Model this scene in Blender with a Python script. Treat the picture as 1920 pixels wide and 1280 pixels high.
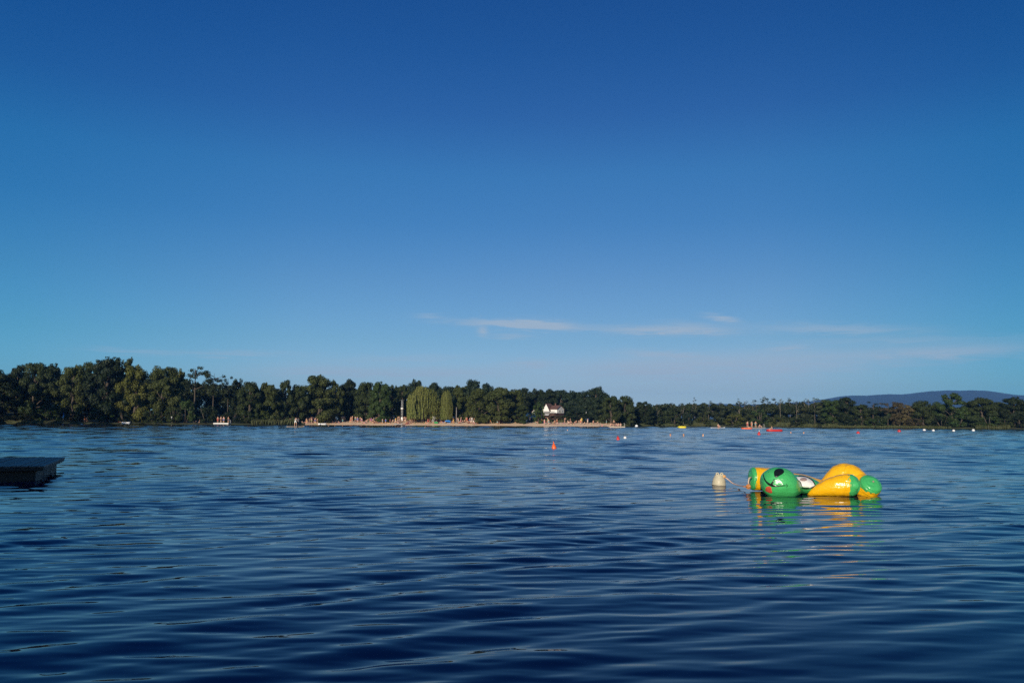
import bpy, bmesh, math, random
import numpy as np
from mathutils import Vector, Matrix
from mathutils.bvhtree import BVHTree

R = math.radians
scene = bpy.context.scene
col = scene.collection
for o in list(bpy.data.objects):
    bpy.data.objects.remove(o)

# ------------------------------------------------------------------ camera
F, CX, CY = 1480.0, 960.0, 640.0           # focal length and centre in photo pixels
CAM_H, PITCH, ROLL = 1.2, R(5.84), R(0.355)
fwd = Vector((0, math.cos(PITCH), math.sin(PITCH)))
r0 = Vector((1, 0, 0)); u0 = r0.cross(fwd)
cr = (r0 * math.cos(ROLL) + u0 * math.sin(ROLL)).normalized()
cu = cr.cross(fwd).normalized()
cam_pos = Vector((0, 0, CAM_H))
cd = bpy.data.cameras.new("camera"); cam = bpy.data.objects.new("camera", cd); col.objects.link(cam)
cd.sensor_width = 36; cd.lens = 36 * F / 1920; cd.clip_start = 0.05; cd.clip_end = 20000
m = Matrix((cr, cu, -fwd)).transposed().to_4x4(); m.translation = cam_pos
cam.matrix_world = m
scene.camera = cam

# ------------------------------------------------------------------ sun, sky, exposure
SUN_AZ, SUN_EL = R(-162), R(14)            # azimuth from +Y towards +X
sun_dir = Vector((math.sin(SUN_AZ) * math.cos(SUN_EL), math.cos(SUN_AZ) * math.cos(SUN_EL), math.sin(SUN_EL)))
sd = bpy.data.lights.new("sun", 'SUN'); sd.energy = 5.0; sd.angle = R(0.53); sd.color = (1.0, 0.88, 0.71)
sun = bpy.data.objects.new("sun", sd); col.objects.link(sun)
sun.rotation_euler = (-sun_dir).to_track_quat('-Z', 'Y').to_euler(); sun.location = (0, 0, 60)

world = bpy.data.worlds.new("World"); scene.world = world; world.use_nodes = True
wt = world.node_tree; wn, wl = wt.nodes, wt.links
wn.clear()
def wnode(t, **k):
    n = wn.new(t)
    for a, b in k.items(): setattr(n, a, b)
    return n
def wmath(op, a, b=None, c=None):
    n = wnode('ShaderNodeMath', operation=op)
    for i, v in enumerate((a, b, c)):
        if v is None: continue
        if isinstance(v, (int, float)): n.inputs[i].default_value = v
        else: wl.new(v, n.inputs[i])
    return n.outputs[0]
sky = wnode('ShaderNodeTexSky', sky_type='NISHITA')
sky.sun_disc = False; sky.sun_elevation = SUN_EL; sky.sun_rotation = SUN_AZ
sky.air_density = 1.0; sky.dust_density = 0.6; sky.ozone_density = 2.0; sky.altitude = 100
tc = wnode('ShaderNodeTexCoord')
sep = wnode('ShaderNodeSeparateXYZ'); wl.new(tc.outputs['Generated'], sep.inputs[0])
elev = wmath('ARCSINE', sep.outputs[2])
azim = wmath('ARCTAN2', sep.outputs[0], sep.outputs[1])
# clear evening air: the deep blue of this sky by elevation (dry polarised air, measured against the raw Nishita sky)
SKY_FIX = [(0.0, (0.751, 1.0808, 1.9406)), (0.0272, (0.666, 0.8033, 1.2117)), (0.0649, (0.4965, 0.6973, 0.968)), (0.1122, (0.3976, 0.6236, 0.9013)), (0.1578, (0.2649, 0.5709, 0.8987)), (0.1967, (0.2209, 0.5698, 0.9207)), (0.2411, (0.1572, 0.4478, 0.8587)), (0.2878, (0.1036, 0.3993, 0.8364)), (0.3222, (0.0829, 0.3722, 0.82)), (0.4444, (0.0843, 0.3629, 0.8217)), (0.6667, (0.0947, 0.41, 0.9328)), (1.0, (0.0953, 0.4157, 0.9524))]
AZ_FIX = [(-180, (1, 1, 1)), (-90, (0.751, 1.229, 1.257)), (-60, (0.675, 1.248, 1.311)), (-33, (0.553, 1.082, 1.152)), (-15, (0.968, 1.092, 1.1)), (4, (1.0, 1.0, 1.0)), (18, (0.906, 0.949, 0.953)), (33, (0.419, 0.808, 0.861)), (60, (0.49, 0.904, 0.957)), (90, (0.823, 1.318, 1.34)), (180, (1, 1, 1))]
ramp = wnode('ShaderNodeValToRGB')
def set_ramp(rn, stops):
    el = rn.color_ramp.elements
    while len(el) > 1: el.remove(el[-1])
    el[0].position = stops[0][0]; el[0].color = (*stops[0][1], 1)
    for p, c in stops[1:]:
        e = el.new(p); e.color = (*c, 1)
set_ramp(ramp, SKY_FIX)
wl.new(wmath('DIVIDE', elev, math.pi / 2), ramp.inputs[0])
mul = wnode('ShaderNodeMix', data_type='RGBA', blend_type='MULTIPLY'); mul.inputs[0].default_value = 1
ramp2 = wnode('ShaderNodeValToRGB'); set_ramp(ramp2, [(a / 360 + .5, c) for a, c in AZ_FIX])
wl.new(wmath('MULTIPLY_ADD', azim, 1 / (2 * math.pi), .5), ramp2.inputs[0])
mul0 = wnode('ShaderNodeMix', data_type='RGBA', blend_type='MULTIPLY'); mul0.inputs[0].default_value = 1
wl.new(ramp.outputs[0], mul0.inputs[6]); wl.new(ramp2.outputs[0], mul0.inputs[7])
wl.new(sky.outputs[0], mul.inputs[6]); wl.new(mul0.outputs[2], mul.inputs[7])
# thin cirrus low over the far shore: streaks given by azimuth / elevation, broken up by stretched noise
def px_dir(px, py): return (fwd * F + cr * (px - CX) - cu * (py - CY)).normalized()
def px_azel(px, py):
    d = px_dir(px, py); return math.atan2(d.x, d.y), math.asin(d.z)
STREAKS = [  # x0, y0, x1, y1, half thickness px, strength
    (862, 602, 1090, 614, 5, .60), (950, 605, 1060, 608, 6, .45), (895, 619, 915, 621, 6, .40), (920, 628, 1000, 630, 4, .25), (1130, 618, 1300, 619, 6, .45),
    (1325, 593, 1385, 602, 4, .50), (1240, 611, 1390, 622, 8, .32), (1420, 614, 1720, 618, 6, .30), (1440, 655, 1510, 650, 4, .30),
    (1160, 660, 1320, 668, 5, .32), (940, 682, 1040, 680, 6, .35), (1050, 692, 1350, 686, 15, .40), (1250, 682, 1700, 668, 18, .36), (1600, 668, 1960, 650, 10, .34), (1150, 712, 1600, 706, 16, .22), (1500, 640, 1900, 632, 5, .16),
    (300, 662, 560, 664, 4, .22), (150, 655, 330, 658, 3, .16), (480, 694, 760, 698, 9, .34), (600, 676, 900, 668, 6, .18), (700, 700, 1000, 696, 10, .32), (780, 590, 830, 592, 3, .18)]
vec = wnode('ShaderNodeCombineXYZ')
wl.new(wmath('MULTIPLY', azim, 9.0), vec.inputs[0]); wl.new(wmath('MULTIPLY', elev, 95.0), vec.inputs[1])
nz = wnode('ShaderNodeTexNoise'); nz.inputs['Scale'].default_value = 2.1; nz.inputs['Detail'].default_value = 6; nz.inputs['Roughness'].default_value = .62
nz.inputs['Distortion'].default_value = .8
wl.new(vec.outputs[0], nz.inputs['Vector'])
warp = wmath('MULTIPLY', wmath('SUBTRACT', nz.outputs[0], .5), .020)
elw = wmath('ADD', elev, warp)
tot = None
for x0, y0, x1, y1, th, s in STREAKS:
    a0, e0 = px_azel(x0, y0); a1, e1 = px_azel(x1, y1)
    am, em, sa, k = (a0 + a1) / 2, (e0 + e1) / 2, abs(a1 - a0) / 2 * .95, (e1 - e0) / (a1 - a0)
    da = wmath('SUBTRACT', azim, am)
    q = wmath('POWER', wmath('ABSOLUTE', wmath('DIVIDE', da, sa)), 2.0)
    de = wmath('DIVIDE', wmath('SUBTRACT', wmath('SUBTRACT', elw, em), wmath('MULTIPLY', da, k)), th * 1.25 / F)
    g = wmath('EXPONENT', wmath('MULTIPLY', wmath('ADD', q, wmath('MULTIPLY', de, de)), -1.0))
    g = wmath('MULTIPLY', g, s)
    tot = g if tot is None else wmath('ADD', tot, g)
brk = wmath('MULTIPLY_ADD', nz.outputs[0], 1.35, .12)
cov = wmath('MINIMUM', wmath('MULTIPLY', wmath('MULTIPLY', tot, wmath('MAXIMUM', brk, 0.0)), 2.1), .85)
cmix = wnode('ShaderNodeMix', data_type='RGBA')
wl.new(cov, cmix.inputs[0]); wl.new(mul.outputs[2], cmix.inputs[6])
CLOUD = (3.9, 4.9, 6.0)
cmix.inputs[7].default_value = (*CLOUD, 1)
bg = wnode('ShaderNodeBackground'); bg.inputs[1].default_value = 0.1
wl.new(cmix.outputs[2], bg.inputs[0])
wo = wnode('ShaderNodeOutputWorld'); wl.new(bg.outputs[0], wo.inputs[0])
scene.view_settings.view_transform = 'Standard'; scene.view_settings.look = 'None'
scene.view_settings.gamma = 1; scene.view_settings.exposure = 0; scene.view_settings.use_curve_mapping = False
scene.render.engine = 'CYCLES'
scene.cycles.max_bounces = 6; scene.cycles.diffuse_bounces = 2; scene.cycles.glossy_bounces = 3; scene.cycles.transmission_bounces = 3
scene.cycles.caustics_reflective = False; scene.cycles.caustics_refractive = False
scene.cycles.use_denoising = False

# ------------------------------------------------------------------ helpers
rng = np.random.default_rng(7)
def at(px, py, Y):
    d = fwd * F + cr * (px - CX) - cu * (py - CY)
    return cam_pos + d * (Y / d.y)
def onz(px, py, z=0.0):
    d = fwd * F + cr * (px - CX) - cu * (py - CY)
    return cam_pos + d * ((z - CAM_H) / d.z)

def tag(o, label=None, cat=None, group=None, kind=None):
    if label: o['label'] = label
    if cat: o['category'] = cat
    if group: o['group'] = group
    if kind: o['kind'] = kind
    return o
def link(name, me, parent=None, loc=None):
    o = bpy.data.objects.new(name, me); col.objects.link(o)
    if parent: o.parent = parent
    if loc is not None: o.location = loc
    return o
def empty(name, loc, rz=0.0, label=None, cat=None, group=None):
    o = bpy.data.objects.new(name, None); col.objects.link(o)
    o.location = loc; o.rotation_euler = (0, 0, rz); o.empty_display_size = .2
    return tag(o, label, cat, group)

class MB:
    """collects shapes for ONE mesh"""
    def __init__(self): self.v, self.f, self.mi, self.sm = [], [], [], []
    def add(self, vs, fs, mi=0, smooth=False):
        b = len(self.v); self.v += [tuple(x) for x in vs]
        for q in fs: self.f.append([b + i for i in q]); self.mi.append(mi); self.sm.append(smooth)
        return self
    def box(self, cx, cy, cz, sx, sy, sz, mi=0, M=None, bev=0.0):
        bm = bmesh.new(); bmesh.ops.create_cube(bm, size=1)
        for v in bm.verts: v.co = Vector((v.co.x * sx, v.co.y * sy, v.co.z * sz))
        if bev > 0: bmesh.ops.bevel(bm, geom=list(bm.edges), offset=bev, segments=2, affect='EDGES', profile=.6)
        bm.verts.index_update()
        T = Matrix.Translation((cx, cy, cz))
        if M is not None: T = M @ T
        self.add([T @ v.co for v in bm.verts], [[v.index for v in f.verts] for f in bm.faces], mi); bm.free(); return self
    def tube(self, pts, radii, seg=8, mi=0, caps=True, smooth=True, squash=None):
        pts = [Vector(p) for p in pts]; n = len(pts)
        if not hasattr(radii, '__len__'): radii = [radii] * n
        vs, fs = [], []; px = None
        for i in range(n):
            t = (pts[min(i + 1, n - 1)] - pts[max(i - 1, 0)])
            if t.length < 1e-9: t = Vector((0, 0, 1))
            t.normalize()
            if px is None:
                ref = Vector((0, 0, 1)) if abs(t.z) < .9 else Vector((1, 0, 0))
                px = t.cross(ref).normalized()
            else:
                px = px - t * px.dot(t)
                px = px.normalized() if px.length > 1e-6 else t.orthogonal().normalized()
            py = t.cross(px)
            for k in range(seg):
                a = 2 * math.pi * k / seg
                d = px * math.cos(a) + py * math.sin(a)
                vs.append(pts[i] + d * radii[i])
        for i in range(n - 1):
            for k in range(seg):
                k2 = (k + 1) % seg
                fs.append([i * seg + k, i * seg + k2, (i + 1) * seg + k2, (i + 1) * seg + k])
        if caps:
            fs.append(list(range(seg))[::-1]); fs.append([(n - 1) * seg + k for k in range(seg)])
        return self.add(vs, fs, mi, smooth)
    def lathe(self, prof, seg=20, mi=0, c=(0, 0, 0), smooth=True):
        vs, fs = [], []; n = len(prof)
        for r, z in prof:
            for k in range(seg):
                a = 2 * math.pi * k / seg; vs.append((c[0] + r * math.cos(a), c[1] + r * math.sin(a), c[2] + z))
        for i in range(n - 1):
            for k in range(seg):
                k2 = (k + 1) % seg; fs.append([i * seg + k, i * seg + k2, (i + 1) * seg + k2, (i + 1) * seg + k])
        fs.append(list(range(seg))[::-1]); fs.append([(n - 1) * seg + k for k in range(seg)])
        return self.add(vs, fs, mi, smooth)
    def mesh(self, name, mats):
        me = bpy.data.meshes.new(name); me.from_pydata(self.v, [], self.f)
        for mt in (mats if isinstance(mats, (list, tuple)) else [mats]): me.materials.append(mt)
        me.polygons.foreach_set('material_index', self.mi); me.polygons.foreach_set('use_smooth', self.sm); me.update()
        return me
    def build(self, name, mats, parent=None, loc=None):
        return link(name, self.mesh(name, mats), parent, loc)

def np_mesh(name, verts, faces, mat, smooth=False):
    """verts Nx3, faces MxK numpy"""
    me = bpy.data.meshes.new(name); k = faces.shape[1]
    me.vertices.add(len(verts)); me.vertices.foreach_set('co', np.ascontiguousarray(verts, dtype=np.float32).ravel())
    me.loops.add(faces.size); me.loops.foreach_set('vertex_index', np.ascontiguousarray(faces, dtype=np.int32).ravel())
    me.polygons.add(len(faces)); me.polygons.foreach_set('loop_start', np.arange(0, faces.size, k, dtype=np.int32))
    me.polygons.foreach_set('use_smooth', np.full(len(faces), smooth))
    me.materials.append(mat); me.update(calc_edges=True)
    return me

# ------------------------------------------------------------------ materials
def mat_nodes(name):
    mt = bpy.data.materials.new(name); mt.use_nodes = True
    nt = mt.node_tree; b = nt.nodes['Principled BSDF']
    return mt, nt, b
def plain(name, c, rough=.6, var=.15, scale=6.0, spec=.5, metal=0.0, bump=0.0, bscale=40.0):
    mt, nt, b = mat_nodes(name)
    n = nt.nodes.new('ShaderNodeTexNoise'); n.inputs['Scale'].default_value = scale; n.inputs['Detail'].default_value = 5
    tcn = nt.nodes.new('ShaderNodeTexCoord'); nt.links.new(tcn.outputs['Object'], n.inputs['Vector'])
    mx = nt.nodes.new('ShaderNodeMix'); mx.data_type = 'RGBA'
    mx.inputs[6].default_value = (*[x * (1 - var) for x in c], 1); mx.inputs[7].default_value = (*[min(1, x * (1 + var)) for x in c], 1)
    nt.links.new(n.outputs[0], mx.inputs[0]); nt.links.new(mx.outputs[2], b.inputs['Base Color'])
    b.inputs['Roughness'].default_value = rough; b.inputs['Specular IOR Level'].default_value = spec; b.inputs['Metallic'].default_value = metal
    if bump:
        n2 = nt.nodes.new('ShaderNodeTexNoise'); n2.inputs['Scale'].default_value = bscale; n2.inputs['Detail'].default_value = 3
        nt.links.new(tcn.outputs['Object'], n2.inputs['Vector'])
        bp = nt.nodes.new('ShaderNodeBump'); bp.inputs['Strength'].default_value = bump; bp.inputs['Distance'].default_value = .02
        nt.links.new(n2.outputs[0], bp.inputs['Height']); nt.links.new(bp.outputs[0], b.inputs['Normal'])
    return mt
def objcol(name, rough=.7, var=.3, spec=.3):
    """base colour from the object's own colour, a little mottled"""
    mt, nt, b = mat_nodes(name)
    oi = nt.nodes.new('ShaderNodeObjectInfo')
    n = nt.nodes.new('ShaderNodeTexNoise'); n.inputs['Scale'].default_value = 5
    mr = nt.nodes.new('ShaderNodeMapRange'); mr.inputs[3].default_value = 1 - var; mr.inputs[4].default_value = 1 + var
    nt.links.new(n.outputs[0], mr.inputs[0])
    vm = nt.nodes.new('ShaderNodeVectorMath'); vm.operation = 'SCALE'
    nt.links.new(oi.outputs['Color'], vm.inputs[0]); nt.links.new(mr.outputs[0], vm.inputs['Scale'])
    nt.links.new(vm.outputs[0], b.inputs['Base Color'])
    b.inputs['Roughness'].default_value = rough; b.inputs['Specular IOR Level'].default_value = spec
    return mt
def foliage_mat(name, fixed=None, trans=.35):
    mt, nt, b = mat_nodes(name)
    geo = nt.nodes.new('ShaderNodeNewGeometry')
    if fixed is None:
        oi = nt.nodes.new('ShaderNodeObjectInfo'); csrc = oi.outputs['Color']
    else:
        rg = nt.nodes.new('ShaderNodeRGB'); rg.outputs[0].default_value = (*fixed, 1); csrc = rg.outputs[0]
    tcn = nt.nodes.new('ShaderNodeTexCoord')
    n = nt.nodes.new('ShaderNodeTexNoise'); n.inputs['Scale'].default_value = .55 if fixed is None else .12; n.inputs['Detail'].default_value = 3
    nt.links.new(tcn.outputs['Object'], n.inputs['Vector'])
    hv = nt.nodes.new('ShaderNodeHueSaturation')
    mh = nt.nodes.new('ShaderNodeMapRange'); mh.inputs[1].default_value = .3; mh.inputs[2].default_value = .7; mh.inputs[3].default_value = .47; mh.inputs[4].default_value = .52
    nt.links.new(n.outputs[0], mh.inputs[0]); nt.links.new(mh.outputs[0], hv.inputs['Hue'])
    mv = nt.nodes.new('ShaderNodeMapRange'); mv.inputs[3].default_value = .72; mv.inputs[4].default_value = 1.3
    nt.links.new(geo.outputs['Random Per Island'], mv.inputs[0]); nt.links.new(mv.outputs[0], hv.inputs['Value'])
    nt.links.new(csrc, hv.inputs['Color'])
    nt.links.new(hv.outputs[0], b.inputs['Base Color'])
    b.inputs['Roughness'].default_value = .6; b.inputs['Specular IOR Level'].default_value = .25
    tr = nt.nodes.new('ShaderNodeBsdfTranslucent'); nt.links.new(hv.outputs[0], tr.inputs[0])
    mx = nt.nodes.new('ShaderNodeMixShader'); mx.inputs[0].default_value = trans
    out = nt.nodes['Material Output']
    nt.links.new(b.outputs[0], mx.inputs[1]); nt.links.new(tr.outputs[0], mx.inputs[2]); nt.links.new(mx.outputs[0], out.inputs[0])
    return mt
M = {}
M['leaf'] = foliage_mat('foliage')
M['bark'] = plain('bark', (.075, .058, .042), .9, .35, 3)
M['palebark'] = plain('pale_bark', (.30, .255, .20), .85, .35, 2)
M['white'] = plain('white_paint', (.74, .73, .70), .45, .06)
M['render'] = plain('white_render', (.76, .74, .70), .8, .06)
M['grey'] = plain('grey_metal', (.42, .43, .43), .5, .1)
M['darkgrey'] = plain('dark_metal', (.06, .065, .07), .5, .2)
M['black'] = plain('black_rubber', (.012, .012, .013), .55, .2)
M['tile'] = plain('brown_tile', (.13, .066, .05), .85, .3, 2)
M['brownwood'] = plain('brown_wood', (.085, .045, .035), .8, .25, 2)
M['greywood'] = plain('grey_wood', (.2, .185, .17), .8, .3, 3)
M['glass'] = plain('window_glass', (.03, .04, .05), .08, .1)
M['red'] = plain('red_paint', (.5, .03, .03), .45, .12)
M['orange'] = plain('orange_plastic', (.75, .12, .02), .4, .12)
M['blue'] = plain('blue_fabric', (.02, .2, .62), .7, .12)
M['navy'] = plain('navy_fabric', (.012, .03, .13), .7, .15)
M['yellow'] = plain('yellow_plastic', (.72, .58, .03), .4, .1)
M['lime'] = plain('lime_plastic', (.35, .55, .12), .4, .1)
M['cream'] = plain('cream_plastic', (.46, .41, .28), .5, .12, 20, bump=.25, bscale=25)
M['beige'] = plain('beige_panel', (.46, .38, .29), .8, .12)
M['cabinblue'] = plain('cabin_blue', (.36, .5, .68), .5, .1)
M['maroon'] = plain('maroon_paint', (.12, .015, .03), .25, .1)
M['skin'] = None
# weathered boards of the near raft
def board_mat():
    mt, nt, b = mat_nodes('weathered_board')
    tcn = nt.nodes.new('ShaderNodeTexCoord'); mp = nt.nodes.new('ShaderNodeMapping'); mp.inputs['Scale'].default_value = (30, 2, 8)
    nt.links.new(tcn.outputs['Object'], mp.inputs[0])
    n = nt.nodes.new('ShaderNodeTexNoise'); n.inputs['Scale'].default_value = 1.3; n.inputs['Detail'].default_value = 7
    nt.links.new(mp.outputs[0], n.inputs['Vector'])
    geo = nt.nodes.new('ShaderNodeNewGeometry')
    mx = nt.nodes.new('ShaderNodeMix'); mx.data_type = 'RGBA'; mx.inputs[6].default_value = (.03, .028, .027, 1); mx.inputs[7].default_value = (.085, .082, .08, 1)
    nt.links.new(n.outputs[0], mx.inputs[0])
    hv = nt.nodes.new('ShaderNodeHueSaturation'); mv = nt.nodes.new('ShaderNodeMapRange'); mv.inputs[3].default_value = .6; mv.inputs[4].default_value = 1.3
    nt.links.new(geo.outputs['Random Per Island'], mv.inputs[0]); nt.links.new(mv.outputs[0], hv.inputs['Value']); nt.links.new(mx.outputs[2], hv.inputs['Color'])
    nt.links.new(hv.outputs[0], b.inputs['Base Color']); b.inputs['Roughness'].default_value = .55
    return mt
M['board'] = board_mat()
M['float'] = plain('wet_float', (.005, .006, .007), .6, .8, 5, bump=.4, bscale=12)
# glossy inflated vinyl with soft wrinkles
def vinyl(name, c):
    mt, nt, b = mat_nodes(name)
    tcn = nt.nodes.new('ShaderNodeTexCoord'); n = nt.nodes.new('ShaderNodeTexNoise'); n.inputs['Scale'].default_value = 9; n.inputs['Detail'].default_value = 4
    nt.links.new(tcn.outputs['Object'], n.inputs['Vector'])
    mx = nt.nodes.new('ShaderNodeMix'); mx.data_type = 'RGBA'; mx.inputs[6].default_value = (*[x * .86 for x in c], 1); mx.inputs[7].default_value = (*[min(1, x * 1.1) for x in c], 1)
    nt.links.new(n.outputs[0], mx.inputs[0]); nt.links.new(mx.outputs[2], b.inputs['Base Color'])
    wv = nt.nodes.new('ShaderNodeTexNoise'); wv.inputs['Scale'].default_value = 14; wv.inputs['Detail'].default_value = 2
    mp = nt.nodes.new('ShaderNodeMapping'); mp.inputs['Scale'].default_value = (.6, 1, 1.8); nt.links.new(tcn.outputs['Object'], mp.inputs[0]); nt.links.new(mp.outputs[0], wv.inputs['Vector'])
    bp = nt.nodes.new('ShaderNodeBump'); bp.inputs['Strength'].default_value = .34; bp.inputs['Distance'].default_value = .035
    nt.links.new(wv.outputs[0], bp.inputs['Height']); nt.links.new(bp.outputs[0], b.inputs['Normal'])
    b.inputs['Roughness'].default_value = .24; b.inputs['Specular IOR Level'].default_value = .5
    return mt
M['vgreen'] = vinyl('green_vinyl', (.055, .40, .115))
M['vyellow'] = vinyl('yellow_vinyl', (.82, .43, .008))
M['vblack'] = vinyl('black_print', (.008, .012, .010))
M['vwhite'] = vinyl('white_print', (.72, .70, .66))
M['vred'] = vinyl('red_print', (.55, .09, .05))
M['vtaupe'] = vinyl('taupe_print', (.32, .23, .20))

# ------------------------------------------------------------------ shoreline
SH = [(-3000, 30), (-1500, 62), (-800, 100), (-300, 118), (-190, 142), (-95, 185), (0, 212), (300, 222), (450, 228), (540, 240), (620, 252), (850, 255), (1000, 258), (1150, 262), (1230, 298), (1330, 330), (1450, 320),  # unseen headland left of frame, shaped so its added trees shade the bank
      (1560, 285), (1700, 262), (1920, 246), (2300, 215), (3200, 150), (5000, 70)]
_sx = np.array([a for a, b in SH], float); _sy = np.array([b for a, b in SH], float)
def shoreY(px): return float(np.interp(px, _sx, _sy))
def u2px(u): return CX + F * u
BEACH0, BEACH1 = 585, 1150
def ground_z_np(px, dr):
    beach = np.clip((px - 560) / 40, 0, 1) * np.clip((1180 - px) / 40, 0, 1)
    zb = np.interp(dr, [-30, 0, 1.5, 7.5, 60, 500], [-2.5, -.02, .32, 1.15, 1.6, 3])
    zo = np.interp(dr, [-30, 0, 2.0, 14, 60, 500], [-2.5, -.02, .45, .8, 1.5, 3])
    bank = 2.2 * np.clip((170 - px) / 110, 0, 1) * np.clip((px + 900) / 500, 0, 1) * np.clip((dr - 1) / 4.5, 0, 1)
    return zb * beach + zo * (1 - beach) + bank
def ground_z(px, Y): return float(ground_z_np(np.array([px]), np.array([Y - shoreY(px)]))[0])
def onshore(px, off): 
    """point on the ground OFF metres behind the water's edge, seen at photo column px"""
    Y = shoreY(px) + off; u = (px - CX) / F
    return Vector((u * Y, Y, ground_z(px, Y)))

# ground: one sheet from the lake bed to the horizon, all the way round
def make_ground():
    azs = np.concatenate([np.linspace(-math.pi, -1.05, 40, endpoint=False), np.linspace(-1.05, 1.1, 420, endpoint=False), np.linspace(1.1, math.pi, 40)])
    offs = np.array([-40, -15, -6, -2, 0, 1, 2, 4, 7, 10, 14, 20, 30, 45, 70, 120, 250, 500, 1200, 3000, 7000, 14000], float)
    V = []
    for a in azs:
        if -1.2 < a < 1.2:
            u = math.tan(a); px = u2px(u); rs = shoreY(px) / math.cos(a); k = math.cos(a)
        else:
            rs_edge = (shoreY(u2px(math.tan(1.2))) if a > 0 else shoreY(u2px(math.tan(-1.2)))) / math.cos(1.2)
            t = (abs(a) - 1.2) / (math.pi - 1.2); t = t ** .6
            rs = rs_edge * (1 - t) + 2.2 * t; px = -3000; k = 1
        for o in offs:
            oo = max(o, -rs * .9)
            z = float(ground_z_np(np.array([px]), np.array([oo * k]))[0])
            V.append(((rs + oo) * math.sin(a), (rs + oo) * math.cos(a), z))
    n, m_ = len(azs), len(offs)
    idx = np.arange(n * m_).reshape(n, m_)
    fc = np.stack([idx[:-1, :-1], idx[1:, :-1], idx[1:, 1:], idx[:-1, 1:]], -1).reshape(-1, 4)[:, ::-1]
    mt, nt, b = mat_nodes('meadow_soil')
    tcn = nt.nodes.new('ShaderNodeTexCoord'); nn = nt.nodes.new('ShaderNodeTexNoise'); nn.inputs['Scale'].default_value = .25; nn.inputs['Detail'].default_value = 8
    nt.links.new(tcn.outputs['Object'], nn.inputs['Vector'])
    rr = nt.nodes.new('ShaderNodeValToRGB'); set_ramp(rr, [(.3, (.03, .03, .014)), (.55, (.06, .075, .022)), (.75, (.09, .085, .04))])
    nt.links.new(nn.outputs[0], rr.inputs[0]); nt.links.new(rr.outputs[0], b.inputs['Base Color']); b.inputs['Roughness'].default_value = .95
    return tag(link('ground', np_mesh('ground', np.array(V), fc, mt, True)), 'dark grassy ground round the lake reaching the horizon', None, None, 'structure')
make_ground()

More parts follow.
